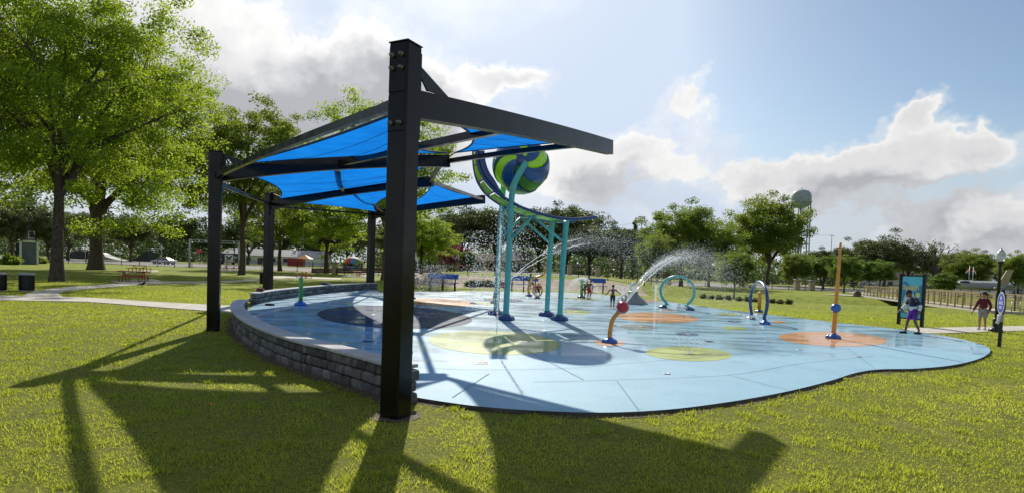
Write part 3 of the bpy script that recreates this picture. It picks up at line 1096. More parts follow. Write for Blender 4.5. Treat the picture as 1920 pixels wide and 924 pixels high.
def tri_panel(P0, P1, P2, s01, s12, s20, dip, n=22):
    P0, P1, P2 = Vector(P0), Vector(P1), Vector(P2)

    def f(a, b, c):
        p = P0 * a + P1 * b + P2 * c
        p += (P2 - (P0 + P1) / 2) * (s01 * 4 * a * b) + (P0 - (P1 + P2) / 2) * (s12 * 4 * b * c) + (P1 - (P2 + P0) / 2) * (s20 * 4 * c * a)
        p.z -= dip * 27 * a * b * c
        return p
    idx = {}; vs = []; fs = []
    for i in range(n + 1):
        for j in range(n + 1 - i):
            idx[i, j] = len(vs); vs.append(f((n - i - j) / n, i / n, j / n))
    for i in range(n):
        for j in range(n - i):
            fs.append((idx[i, j], idx[i + 1, j], idx[i, j + 1]))
            if i + j < n - 1:
                fs.append((idx[i + 1, j], idx[i + 1, j + 1], idx[i, j + 1]))
    o = MB().add(vs, fs, True).build('fabric_sail', 'sail_blue', shade)
    hem([f(1 - k / n, k / n, 0) for k in range(n + 1)], o)
    hem([f(0, 1 - k / n, k / n) for k in range(n + 1)], o)
    hem([f(k / n, 0, 1 - k / n) for k in range(n + 1)], o)
    for c_ in (.2, .4, .6):
        MB().tube([f((1 - c_) * (1 - k / n), (1 - c_) * k / n, c_) - Vector((0, 0, .012)) for k in range(n + 1)], .005, 4).build('seam', 'sail_hem', o)
    return o


def quad_panel(A, B_, C_, D_, s, dip, n=20):
    A, B_, C_, D_ = (Vector(q) for q in (A, B_, C_, D_))
    ctr = (A + B_ + C_ + D_) / 4

    def f(u, v):
        p = A.lerp(B_, u).lerp(D_.lerp(C_, u), v)
        for (wgt, e0, e1, t, sg) in (((1 - v) ** 2, A, B_, u, s[0]), (u ** 2, B_, C_, v, s[1]), (v ** 2, D_, C_, u, s[2]), ((1 - u) ** 2, A, D_, v, s[3])):
            p = p + (ctr - (e0 + e1) / 2) * (sg * 4 * t * (1 - t) * wgt)
        p.z -= dip * 16 * u * (1 - u) * v * (1 - v)
        return p
    o = MB().grid(lambda u, v: f(u, v), n, n).build('fabric_sail', 'sail_blue', shade)
    T = [k / n for k in range(n + 1)]
    for v_ in (.33, .66):
        MB().tube([f(t, v_) - Vector((0, 0, .012)) for t in T], .005, 4).build('seam', 'sail_hem', o)
    hem([f(t, 0) for t in T], o); hem([f(1, t) for t in T], o); hem([f(t, 1) for t in T], o); hem([f(0, t) for t in T], o)
    return o


q0, q1, q2 = at(1, .06, .25), at(0, .03, .06), at(1, .985, .26)
o = tri_panel(q0, q1, q2, .05, .16, .09, .12)
shackle(q0, at(1, 0, .2), o); shackle(q1, ROOTS[0], o); shackle(q2, TIPS[1] + Vector((0, 0, .15)), o)
q0, q1, q2 = at(0, .07, -.06), at(0, .90, .14), at(1, .995, .26) + Vector((.22, -.1, 0))
o = tri_panel(q0, q1, q2, .01, .035, .15, -.02)
shackle(q0, at(0, .03), o); shackle(q1, at(0, .97), o); shackle(q2, TIPS[1] + Vector((0, 0, .15)), o)
o = quad_panel(at(1, .08, -.02), at(1, .93, -.03), at(2, .93, .2), at(2, .05, .24), (.11, .13, .03, .17), .16)
shackle(at(1, .93, -.03), TIPS[1], o); shackle(at(2, .93, .2), TIPS[2], o)
q0, q1, q2 = at(2, .10, .02), at(3, .03, .2), at(2, .95, -.02)
o = tri_panel(q0, q1, q2, .05, .16, .02, .2)
shackle(q1, ROOTS[3], o); shackle(q2, TIPS[2], o)
q0, q1, q2 = at(2, .99, .02), at(3, .94, .2), at(3, .12, .2)
o = tri_panel(q0, q1, q2, .04, .02, .2, .1)
shackle(q0, TIPS[2], o); shackle(q1, TIPS[3], o)

# ------------------------------------------------------------------ helpers for sprayers
BOOT = [(.235, 0), (.25, .03), (.245, .07), (.20, .115), (.13, .15), (.10, .165), (.095, .19)]


def boot(c, s=1.0, parent=None, mat='blue_paint'):
    return MB().lathe([(r * s, z * s) for r, z in BOOT], c, 40, lobes=8, lob=.085).build('base_boot', mat, parent)


# ------------------------------------------------------------------ globe and track feature
YN, YF = 22.3, 24.6
c2, c4 = G(948, 599), G(1049, 600)
c1, c3 = G(930, 589.5), G(1025, 592)
feat = thing('globe_water_feature', 'tall turquoise frame carrying a blue and lime globe and a curved track', 'water feature', (c2.x, c2.y, 0))


def fix_y(pts, base, Y):
    """column path: from its foot up through pixels at one depth"""
    out = [base]
    n = len(pts)
    for k, (x, y) in enumerate(pts):
        out.append(P(x, y, base.y + (Y - base.y) * min(1, (k + 1) / 3)))
    return out


cols = [fix_y([(954, 480), (957, 410), (960, 365), (966, 341), (977, 320), (987, 304)], c2, YN),
        fix_y([(936, 470), (940, 405), (944, 352), (949, 333), (958, 318), (972, 306)], c1, YF),
        fix_y([(1030, 500), (1033, 450), (1036, 413)], c3, YF), fix_y([(1055, 500), (1059, 450), (1062, 415)], c4, YN)]
colo = []
for k, cpts in enumerate(cols):
    col_o = MB().tube(spline(cpts, 8), .118 if k < 2 else .108, 14).build('column', 'teal_paint', feat)
    colo.append(col_o)
    boot(cpts[0], 1.32, feat)
    MB().lathe([(.15, .22), (.15, .26), (.12, .27)], cpts[0], 20).build('collar', 'teal_paint', col_o)
for pts, Y in (([(960, 446), (999, 406), (1053, 451)], YN), ([(940, 445), (977, 408), (1029, 454)], YF)):
    for a, b in zip(pts, pts[1:]):
        MB().tube([P(*a, Y), P(*b, Y)], .055, 10).build('brace', 'teal_paint', feat)
for a, b in (((953, 440), (938, 420)), ((999, 406), (977, 408)), ((957, 390), (941, 396)), ((1062, 417), (1036, 415))):
    MB().tube([P(*a, YN), P(*b, YF)], .045, 10).build('cross_tie', 'teal_paint', feat)
zo = lambda L: [(860 + x / 5.132, 260 + y / 5.132) for x, y in L]
far_px = zo([(142, 118), (143, 190), (147, 265), (160, 340), (178, 402), (205, 455), (235, 500), (280, 548), (335, 592), (430, 652), (520, 700), (610, 738), (730, 768), (860, 792), (1000, 800), (1125, 794)])
near_px = zo([(172, 118), (176, 180), (186, 240), (205, 305), (232, 365), (262, 410), (300, 455), (350, 505), (420, 560), (500, 608), (600, 662), (730, 708), (850, 742), (980, 768), (1130, 775), (1330, 758)])
nearp = spline([P(x, y, YN) for x, y in near_px], 4)
farp = spline([P(x, y, YF) for x, y in far_px], 4)
trk_n = MB().tube(nearp, .062, 10).build('track_rail', 'blue_paint', feat)
trk_f = MB().tube(farp, .062, 10).build('track_rail', 'blue_paint', feat)
m = len(nearp)
mb = MB()
segs = [(1, 18), (19, 28), (29, 37), (38, 46), (47, 54)]
for s0, s1 in segs:
    mb = MB()
    vs = []
    for i in range(s0, s1 + 1):
        vs += [nearp[i].lerp(farp[i], .30), nearp[i].lerp(farp[i], .93)]
    n_ = s1 - s0
    mb.add(vs, [(2 * i, 2 * i + 1, 2 * i + 3, 2 * i + 2) for i in range(n_)], True)
    g_ = mb.build('track_panel', 'lime_paint', feat)
    so_ = g_.modifiers.new('thickness', 'SOLIDIFY'); so_.thickness = .02
mb = MB(); vs = []
for i in range(0, 34):
    wv = .30 * (1 - (max(0, i - 20) / 14) ** 2)
    d_ = (nearp[i + 1] - nearp[i]).normalized()
    up_ = Vector((d_.z, 0, -d_.x)); up_ = up_ if up_.x > 0 else -up_
    vs += [nearp[i] + Vector((0, .05, 0)), nearp[i] + up_ * wv + Vector((0, .05, 0))]
mb.add(vs, [(2 * i, 2 * i + 1, 2 * i + 3, 2 * i + 2) for i in range(33)], True)
sp_ = mb.build('splash_guard', 'blue_paint', feat); so_ = sp_.modifiers.new('thickness', 'SOLIDIFY'); so_.thickness = .02
for i in (8, 18, 28, 37, 46, 54):
    MB().tube([nearp[i], farp[i]], .03, 8).build('track_rung', 'blue_paint', feat)
GC = P(977, 311, 23.45); GR = 1.13
globe = MB().ball(GC, GR * .60, 24, 14).build('globe_core', 'dark_lime', feat)


def petal(a0, a1, mat, rr, th0=.10, th1=math.pi - .10, tw=1.0, n=16, m_=6):
    def f(u, v):
        th = th0 + (th1 - th0) * v
        ph = a0 + (a1 - a0) * u + tw * th
        ph += .12 * math.sin(th * 2)
        r_ = GR * rr
        return (GC.x + r_ * math.sin(th) * math.cos(ph), GC.y - r_ * math.cos(th), GC.z + r_ * math.sin(th) * math.sin(ph))
    o = MB().grid(f, m_, n).build('globe_petal', mat, feat)
    s_ = o.modifiers.new('thickness', 'SOLIDIFY'); s_.thickness = .025; s_.offset = 0
    return o


for k in range(4):
    a = k * math.pi / 2 + 1.15
    petal(a, a + R(50), 'globe_blue', 1.0)
    petal(a + R(50), a + R(93), 'lime_paint' if k != 1 else 'dark_lime', .965)
    petal(a + R(58), a + R(78), 'dark_lime', .80, .3, 1.2)
MB().lathe([(.19, -.05), (.21, 0), (.17, .06), (.08, .08)], (GC.x, GC.y - GR - .0, GC.z), 20, axis=(0, -1, 0)).build('globe_hub', 'blue_paint', feat)
MB().tube([(GC.x, YN, GC.z), (GC.x, YF, GC.z)], .06, 10).build('axle', 'teal_paint', feat)

# ------------------------------------------------------------------ other sprayers
def sprayer(name, label, base, cat='sprayer'):
    return thing(name, label, cat, base)


b = G(563.5, 572)
t = sprayer('spray_post', 'green slant-topped spray post with blue foot inside the back seat wall', b)
mb = MB().lathe([(.088, .1), (.088, 1.20), (.05, 1.245), (.02, 1.25)], b, 18)
mb.build('pipe', 'green_paint', t); boot(b, 1.05, t, 'bright_blue_paint')
MB().box((b.x + .03, b.y - .02, 1.235), (.12, .10, .03), rot=Matrix.Rotation(R(32), 3, 'Y'), bev=.01).build('nozzle_plate', 'grey_paint', t)

b = G(991.5, 555)
t = sprayer('snake_pipe', 'tall orange snaking spray pipe in front of the seated person', b)
pp = spline([b + Vector((0, 0, .1)), P(991, 538, b.y), P(994, 528, b.y), P(1003, 520, b.y), P(1014, 517, b.y), P(1022, 510, b.y), P(1026, 500, b.y), P(1027, 494, b.y)], 6)
MB().tube(pp, .085, 12).build('pipe', 'orange_paint', t); boot(b, 1.0, t)
b = G(1007.5, 559)
t = sprayer('ring_sprayer', 'low orange pointed ring sprayer with a red middle', b)
c = P(1008, 544, b.y)
rg = [(c.x + .31 * math.cos(a) * (1 - .25 * max(0, -math.sin(a)) ** 2), b.y, c.z + .42 * math.sin(a)) for a in np.linspace(0, 2 * math.pi, 28, endpoint=False)]
MB().tube(rg, .055, 10, closed=True).build('ring', 'orange_paint', t); boot(b, .75, t)
MB().tube([b + Vector((0, 0, .1)), (b.x, b.y, c.z - .40)], .06, 10).build('stem', 'orange_paint', t)

b = G(926, 568)
t = sprayer('ball_sprayer', 'far red ball sprayer on a curved orange pipe behind the turquoise columns', b)
c = P(945, 533.5, b.y)
MB().tube(spline([b + Vector((0, 0, .08)), P(926.5, 553, b.y), P(930, 543, b.y), P(938, 537, b.y), c], 6), .06, 10).build('pipe', 'orange_paint', t)
MB().lathe([(math.sin(math.pi * i / 12) * .21 + .001, -math.cos(math.pi * i / 12) * .21) for i in range(13)], c, 40, axis=Vector((1, 0, .6)), lobes=10, lob=.05).build('ball', 'red_paint', t)
boot(b, .8, t)

b = G(1143, 642)
t = sprayer('ball_sprayer', 'near red ribbed ball sprayer on a bent orange pipe with blue foot', b)
c = P(1167.5, 575.5, b.y)
MB().tube(spline([b + Vector((0, 0, .1)), P(1143.5, 625, b.y), P(1146, 608, b.y), P(1151, 595, b.y), P(1161, 583, b.y)], 8), .062, 14).build('pipe', 'orange_paint', t)
ball = MB().lathe([(math.sin(math.pi * i / 16) * .172 + .001, -math.cos(math.pi * i / 16) * .172) for i in range(17)], c, 60, axis=Vector((.75, .1, .75)), lobes=12, lob=.045).build('ball', 'red_paint', t)
MB().lathe([(.095, -.02), (.095, .02), (.075, .03)], P(1160.5, 584, b.y), 20, axis=Vector((.6, 0, .8))).build('collar', 'galvanised', ball)
boot(b, .84, t, 'bright_blue_paint')
JET_NEAR = c

b1, b2 = G(1243, 577), G(1294, 581)
t = sprayer('spray_hoop', 'round teal spray hoop beyond the orange spot', b1, 'spray hoop')
top = P(1270, 517.5, (b1.y + b2.y) / 2)
mid = (b1 + b2) / 2; mid.z = top.z * .54
ax_ = (b2 - b1) / 2
pts = [mid + ax_ * 1.24 * math.cos(a) + Vector((0, 0, (top.z - mid.z) * math.sin(a))) for a in np.linspace(R(-58), R(238), 44)]
pts = [b2 + Vector((0, 0, .08))] + [p for p in pts if p.z > .25] + [b1 + Vector((0, 0, .08))]
MB().tube(pts, .078, 12).build('hoop', 'teal_paint', t); boot(b1, .95, t); boot(b2, .95, t)
HOOP1 = pts
b1, b2 = G(1407, 598), G(1434, 607)
t = sprayer('spray_hoop', 'narrow navy blue spray hoop seen almost edge-on', b1, 'spray hoop')
top = P(1424, 528, (b1.y + b2.y) / 2)
mid = (b1 + b2) / 2; mid.z = top.z * .5
ax_ = (b2 - b1) / 2
pts = [mid + ax_ * 1.16 * math.cos(a) + Vector((0, 0, (top.z - mid.z) * math.sin(a))) for a in np.linspace(R(-55), R(235), 44)]
pts = [b2 + Vector((0, 0, .08))] + [p for p in pts if p.z > .25] + [b1 + Vector((0, 0, .08))]
MB().tube(pts, .072, 12).build('hoop', 'blue_paint', t); boot(b1, .9, t); boot(b2, .9, t, 'bright_blue_paint')
b = G(1423, 585)
t = sprayer('spray_post', 'short orange spray bollard behind the navy hoop', b)
MB().lathe([(.10, .1), (.10, 1.12), (.07, 1.17), (.02, 1.18)], b, 18).build('pipe', 'orange_paint', t); boot(b, .95, t)
MB().lathe([(.035, 1.17), (.035, 1.21), (.02, 1.22)], b, 10).build('nozzle', 'white_paint', t)

b = G(1562, 633.5)
t = sprayer('spray_mast', 'tall tapering orange spray mast with a blue ball on the orange spot', b)
MB().tube(spline([b + Vector((0, 0, .1)), P(1565, 600, b.y), P(1568, 560, b.y), P(1572, 510, b.y), P(1575.5, 465, b.y), P(1576.5, 454.5, b.y)], 6), [.075] * 6 + [.075 - .0018 * k for k in range(25)], 14).build('mast', 'orange_paint', t)
MB().ball(P(1567.3, 577, b.y), .165, 24, 14).build('ball', 'bright_blue_paint', t); boot(b, .95, t, 'bright_blue_paint')

b = G(1090, 558)
t = sprayer('spray_post', 'green spray post fanning a sheet of water beside the far children', b)
MB().lathe([(.11, .1), (.11, 1.32), (.15, 1.36), (.13, 1.42), (.03, 1.44)], b, 18).build('pipe', 'green_paint', t); boot(b, 1.1, t)
FAN = b + Vector((0, 0, 1.42))

# grey cone with a green collar and white looping tubes
b = G(1193, 569)
t = sprayer('cone_feature', 'grey rocky cone with green collar and looping white tubes', b, 'water feature')
mb = MB().lathe([(.98, 0), (.90, .10), (.70, .30), (.45, .52), (.26, .68), (.18, .70)], b + Vector((-.25, 0, 0)), 28)
r_ = random.Random(3)
mb.v = [(x + r_.uniform(-.03, .03), y + r_.uniform(-.03, .03), max(0, z + r_.uniform(-.015, .015))) for x, y, z in mb.v]
mb.build('cone', 'rock_grey', t)
cc = b + Vector((-.25, 0, 0))
MB().lathe([(.28, .66), (.33, .70), (.30, .78), (.20, .80)], cc, 30, lobes=9, lob=.1).build('collar', 'green_paint', t)
for k in range(4):
    a = k * math.pi / 2 + .4
    q = cc + Vector((.12 * math.cos(a), .12 * math.sin(a), .78))
    MB().tube(spline([q, q + Vector((.05 * math.cos(a), .05 * math.sin(a), .22)), q + Vector((.12 * math.cos(a + 1), .12 * math.sin(a + 1), .42)), q + Vector((-.1 * math.cos(a), -.1 * math.sin(a), .55)), q + Vector((-.2 * math.cos(a), -.18 * math.sin(a), .36))], 6), .04, 8).build('loop_tube', 'white_paint', t)
for k in range(3):
    q = cc + Vector((-.35 - .22 * k, -.1, .55 - .17 * k))
    MB().tube([q + Vector((.17 * math.cos(a), -.05 * math.sin(a), .17 * math.sin(a))) for a in np.linspace(0, 6.28, 16, endpoint=False)], .035, 8, closed=True).build('loop_tube', 'white_paint', t)

# ------------------------------------------------------------------ water in the air
m_, t_, o_ = new_mat('water_drops')
a_ = t_.n('ShaderNodeBsdfTranslucent'); a_.inputs['Color'].default_value = (1, 1, 1, 1)
g_ = t_.n('ShaderNodeBsdfPrincipled'); g_.inputs['Base Color'].default_value = (.95, .95, .95, 1); g_.inputs['Roughness'].default_value = .1
x_ = t_.n('ShaderNodeMixShader'); x_.inputs[0].default_value = .35
t_.set(x_.inputs[1], a_.outputs[0]); t_.set(x_.inputs[2], g_.outputs[0]); t_.set(o_.inputs['Surface'], x_.outputs[0])
OCT = np.array([(1, 0, 0), (0, 1, 0), (-1, 0, 0), (0, -1, 0), (0, 0, 1), (0, 0, -1)], float)
OF = np.array([(0, 1, 4), (1, 2, 4), (2, 3, 4), (3, 0, 4), (1, 0, 5), (2, 1, 5), (3, 2, 5), (0, 3, 5)])


def drops(name, label, pts, size, stretch=None):
    pts = np.asarray(pts, float)
    n = len(pts)
    size = np.broadcast_to(np.asarray(size, float), (n,))
    s3 = np.stack([size, size, size * 1.25], 1)
    V = pts[:, None, :] + OCT[None] * s3[:, None, :]
    me = fast_mesh(name, V[:, OF].reshape(-1, 3), 3, 'water_drops')
    o = bpy.data.objects.new(name, me); COL.objects.link(o)
    tag(o, label, 'water', kind='stuff')
    return o


wr = np.random.default_rng(4)


def arc(p0, v0, T, n, spread, g=9.8, size=.012, t0=0.0, tight=.15):
    """drops along a ballistic arc, spreading as they fly"""
    t = t0 + (T - t0) * wr.random(n) ** .9
    p0 = np.array(p0); v0 = np.array(v0)
    vj = v0[None] + wr.normal(0, spread, (n, 3))
    k = np.minimum(1, tight + t / T)[:, None]
    p = p0[None] + (v0[None] * (1 - k) + vj * k) * t[:, None] - np.array([0, 0, .5 * g])[None] * t[:, None] ** 2
    s = size * (.45 + 1.0 * wr.random(n))
    return p, s


def join(parts):
    return np.concatenate([p for p, s in parts]), np.concatenate([s for p, s in parts])


def stream(p0, v, T, r, parent):
    pts = [Vector(p0) + Vector(v) * t - Vector((0, 0, 4.9 * t * t)) for t in np.linspace(0, T, 24)]
    pts = [p + Vector(wr.normal(0, 1, 3)) * (.004 + .02 * k / 24) for k, p in enumerate(pts)]
    o = MB().tube(pts, [r * (1 - .6 * k / 24) * (.7 + .6 * wr.random()) for k in range(24)], 6).build('stream', 'water_drops', parent)
    return o


def solve_v(p0, apex_px, Y):
    a = P(*apex_px, Y)
    h = a.z - p0.z
    vz = math.sqrt(2 * 9.8 * max(.05, h)); T = vz / 9.8
    return (a - p0) / T * Vector((1, 1, 0)) + Vector((0, 0, vz)), T


strm = []
parts = []
for k, apx in enumerate(((1262, 487), (1290, 476), (1305, 478))):
    v, T = solve_v(JET_NEAR, apx, 19.0 + k * .5)
    land = 2.0 * T
    strm.append((JET_NEAR, v, T * .7, .013))
    parts.append(arc(JET_NEAR, v, T * .75, 500, .03, size=.0058))
    parts.append(arc(JET_NEAR, v, land, 4200, .42, size=.005, t0=.3 * T))
p_, s_ = join(parts)
ok = p_[:, 2] > .02
wa = drops('water_arc', 'high arc of spray thrown from the near red ball', p_[ok], s_[ok])
for q in strm:
    stream(*q, wa)
strm = []
src = P(955, 525, G(926, 568).y)
parts = []
for k, apx in enumerate(((1120, 446), (1140, 455))):
    v, T = solve_v(src, apx, src.y + 4)
    strm.append((src, v, T * .75, .02))
    parts.append(arc(src, v, T * .8, 400, .05, size=.0105)); parts.append(arc(src, v, T * 1.75, 3600, .75, size=.0078, t0=.45 * T))
p_, s_ = join(parts); ok = p_[:, 2] > .02
wa = drops('water_arc', 'long spray arc thrown rightward from the far red ball behind the columns', p_[ok], s_[ok])
for q in strm:
    stream(*q, wa)
# water falling off the globe frame
parts = []
for (px, py, sx, h0, h1, n_) in ((945, 500, .55, .1, 4.2, 1100), (985, 480, .7, .6, 3.8, 700), (893, 500, .45, .2, 3.4, 800), (915, 530, .8, .05, 2.0, 500), (962, 420, .3, 3.0, 4.6, 300)):
    c = P(px, py, 23.6)
    n3 = wr.normal(0, 1, (n_, 2))
    z = h0 + (h1 - h0) * wr.random(n_) ** .9
    parts.append((np.stack([c.x + n3[:, 0] * sx * .6, c.y + n3[:, 1] * .7, z], 1), .013 * (.4 + wr.random(n_))))
p_, s_ = join(parts)
drops('falling_water', 'scattered drops falling around the turquoise columns below the globe', p_, s_)
# jets standing in the pad
for (px, py, h, n_, sp_, lab) in ((1228, 583, 1.35, 420, .06, 'thin upright water jet rising beside the teal hoop'), (1292, 663, .42, 260, .35, 'small flaring jet in the near green spot'),
                            (930, 660, 3.4, 700, .03, 'thin tall jet falling on the yellow-green spot'), (812, 545, 2.0, 900, .7, 'bushy spray in front of the first blue bench'),
                            (1237, 560, 1.6, 700, .55, 'loose spray inside the teal hoop'), (1168, 560, 1.0, 500, .4, 'splashing water beside the grey cone'), (1400, 601, .3, 260, .4, 'low splash at the foot of the navy hoop')):
    c = G(px, py)
    z = h * wr.random(n_) ** .8
    k = sp_ * (.15 + (z / h if sp_ > .1 else .3 + 0 * z))
    p_ = np.stack([c.x + wr.normal(0, 1, n_) * k, c.y + wr.normal(0, 1, n_) * k, z + .02], 1)
    drops('water_jet', lab, p_, (.005 + c.y * .00026) * (.4 + wr.random(n_)))
# fan of the far green post
n_ = 2600
a = wr.random(n_) * 6.28; t = wr.random(n_) * .62
sp = 2.6 + .25 * wr.normal(0, 1, n_)
p_ = np.stack([FAN.x + np.cos(a) * sp * t, FAN.y + np.sin(a) * sp * t, FAN.z + .5 * t - 4.9 * t * t + .04 * wr.normal(0, 1, n_)], 1)
ok = p_[:, 2] > .02
drops('water_fan', 'umbrella of spray from the far green post', p_[ok], .014 * (.4 + wr.random(ok.sum())))
# jet from a pipe end beside the near post
b = G(772, 560)
t = sprayer('spray_mast', 'slim orange spray pipe peeking out behind the near post', b)
e_ = P(771, 459, b.y)
MB().tube(spline([b + Vector((0, 0, .05)), P(760, 520, b.y), P(760, 480, b.y), P(763, 464, b.y), e_], 6), .07, 10).build('pipe', 'orange_paint', t)
boot(b, .9, t)
parts = [arc(e_, np.array([.9, 0, -.2]), .72, 260, .12, size=.018)]
p_, s_ = join(parts)
drops('water_jet', 'short spout dribbling down right beside the near post', p_, s_)
# ------------------------------------------------------------------ red picnic tables
def long_table(label):
    t = thing('picnic_table', label, 'picnic table', group='red picnic tables on the lawn')
    mk = lambda mb, n, m='red_coating', p=None: mb.build(n, m, p or t, world_coords=False)
    for k in range(5):
        mk(MB().box((0, -.30 + .15 * k, .755), (1.95, .14, .05), bev=.012), 'table_plank')
    for s in (-1, 1):
        for k in range(2):
            mk(MB().box((0, s * (.66 + .14 * k), .44), (1.95, .14, .05), bev=.012), 'bench_plank')
        x = s * .62
        for q in (-1, 1):
            mk(MB().tube([(x, q * .10, .73), (x, q * .22, .50), (x, q * .34, .06), (x, q * .42, .03)], .034, 8), 'leg')
            mk(MB().tube(spline([(x, q * .30, .40), (x, q * .62, .41), (x, q * .88, .39), (x, q * .94, .22), (x, q * .86, .05), (x, q * .60, .03), (x, q * .36, .03)], 4), .032, 8), 'leg_loop')
        mk(MB().tube([(x, 0, .40), (x * .2, 0, .72)], .02, 8), 'brace')
        mk(MB().tube([(x, -.3, .735), (x, .3, .735)], .022, 8), 'cross_tube')
    return t


def square_table(label):
    t = thing('picnic_table', label, 'picnic table', group='red picnic tables on the lawn')
    mk = lambda mb, n, m='red_coating', p=None: mb.build(n, m, p or t, world_coords=False)
    mk(MB().box((0, 0, .76), (1.15, 1.15, .045), bev=.015), 'tabletop')
    for x in (-.14, .14):
        for y in (-.14, .14):
            mk(MB().tube([(x * 1.6, y * 1.6, .73), (x, y, .45), (x * 1.3, y * 1.3, .03)], .035, 8), 'leg')
    for x, y in ((-1, 0), (1, 0), (0, 1)):
        mk(MB().box((x * .88, y * .88, .46), (.36, .36, .04), bev=.015), 'seat')
        mk(MB().tube([(x * .12, y * .12, .05), (x * .85, y * .85, .05)], .03, 8), 'seat_arm')
        for q in (-.05, .05):
            mk(MB().tube([(x * .86 + q * abs(y), y * .86 + q * abs(x), .05), (x * .88 + q * abs(y), y * .88 + q * abs(x), .45)], .024, 8), 'seat_post')
    return t


t = long_table('nearest red picnic table, on the slab beside the curving walk')
t.location = GT(251, 528); t.rotation_euler[2] = R(14)
dup(t, GT(262, 510), R(-4), 'red picnic table just behind the nearest one')
dup(t, GT(431, 507), R(6), 'small distant red picnic table left of the leaning tree trunk')
t = square_table('red square table with stool seats behind the green spray post')
t.location = GT(570, 521); t.rotation_euler[2] = R(3)
dup(t, GT(671, 518), R(-3), 'red square table with stool seats next to the farthest black post')
for px, lab in ((50, 'black round litter bin with grey rim beside the walk'), (-3, 'black round litter bin cut by the left edge of the picture')):
    c = GT(px, 545)
    t = thing('litter_bin', lab, 'litter bin', c)
    MB().lathe([(.30, .03), (.31, .06), (.31, .80), (.29, .82)], c, 28).build('drum', 'black_metal', t)
    mb = MB()
    for k in range(26):
        a = k * 2 * math.pi / 26
        mb.box((c.x + .318 * math.cos(a), c.y + .318 * math.sin(a), c.z + .42), (.014, .036, .72), rz=a)
    o = mb.build('slat_ring', 'black_metal', t); o['kind'] = 'stuff'
    MB().lathe([(.325, .80), (.335, .83), (.335, .88), (.31, .90), (.20, .905), (.19, .86)], c, 28).build('rim', 'grey_paint', t)
    MB().lathe([(.36, -.02), (.36, .03), (.30, .035)], c, 24).build('footing', 'concrete', t)
c = GT(494, 531)
t = thing('litter_bin', 'dark litter bin half hidden behind the second shade post', 'litter bin', c)
MB().lathe([(.30, .0), (.31, .06), (.31, .86), (.33, .90), (.2, .93)], c, 24).build('drum', 'black_metal', t)
MB().lathe([(.335, .86), (.335, .90), (.3, .91)], c, 24).build('rim', 'black_metal', t)

# ------------------------------------------------------------------ blue benches behind the pad
def blue_bench(label):
    t = thing('picnic_bench', label, 'bench', group='blue benches behind the pad')
    mk = lambda mb, n, m: mb.build(n, m, t, world_coords=False)
    tilt = Matrix.Rotation(R(-38), 3, 'X')
    for k in range(3):
        mk(MB().box((0, .02 + .11 * k, 1.02 + .14 * k), (2.55, .17, .05), rot=Matrix.Rotation(R(52), 3, 'X'), bev=.01), 'back_plank', 'bright_blue_paint')
    for k in range(2):
        mk(MB().box((.12, -.50 - .17 * k, .66), (2.6, .15, .05), bev=.01), 'seat_plank', 'bright_blue_paint')
    for x in (-1.02, 0, 1.02):
        mk(MB().box((x, .10, .62), (.10, .12, 1.1), bev=.01), 'leg', 'black_metal')
        mk(MB().beam((x, -.60, .62), (x, -.34, .03), .09, .10), 'leg', 'black_metal')
        mk(MB().beam((x, .05, .62), (x, .42, .03), .09, .10), 'leg', 'black_metal')
        mk(MB().box((x, -.25, .59), (.08, .75, .07), bev=.01), 'arm', 'black_metal')
    return t


t = blue_bench('blue planked bench beyond the pad, nearest the shade structure')
t.location = GT(830, 543.5)
bench2 = dup(t, GT(975, 546) + Vector((.3, .2, 0)), R(-2), 'blue bench with a person in green sitting on it')
dup(t, GT(1110, 548), R(-6), 'blue bench behind the far green spray post')

# ------------------------------------------------------------------ people
def skin_mesh(name, verts, edges, radii, mat, parent, root=0, sub=2):
    me = bpy.data.meshes.new(name)
    me.from_pydata([tuple(v) for v in verts], edges, [])
    o = bpy.data.objects.new(name, me); COL.objects.link(o)
    o.modifiers.new('s', 'SKIN')
    for i, r in enumerate(radii):
        sv = me.skin_vertices[0].data[i]
        sv.radius = (r, r) if not isinstance(r, tuple) else r
        sv.use_root = (i == root)
    ss_ = o.modifiers.new('u', 'SUBSURF'); ss_.levels = sub; ss_.render_levels = sub
    dg = bpy.context.evaluated_depsgraph_get()
    m2 = bpy.data.meshes.new_from_object(o.evaluated_get(dg))
    bpy.data.objects.remove(o)
    m2.materials.clear(); m2.materials.append(MATS[mat])
    m2.polygons.foreach_set('use_smooth', [True] * len(m2.polygons))
    m2.name = name
    o = bpy.data.objects.new(name, m2); COL.objects.link(o)
    o.parent = parent
    return o


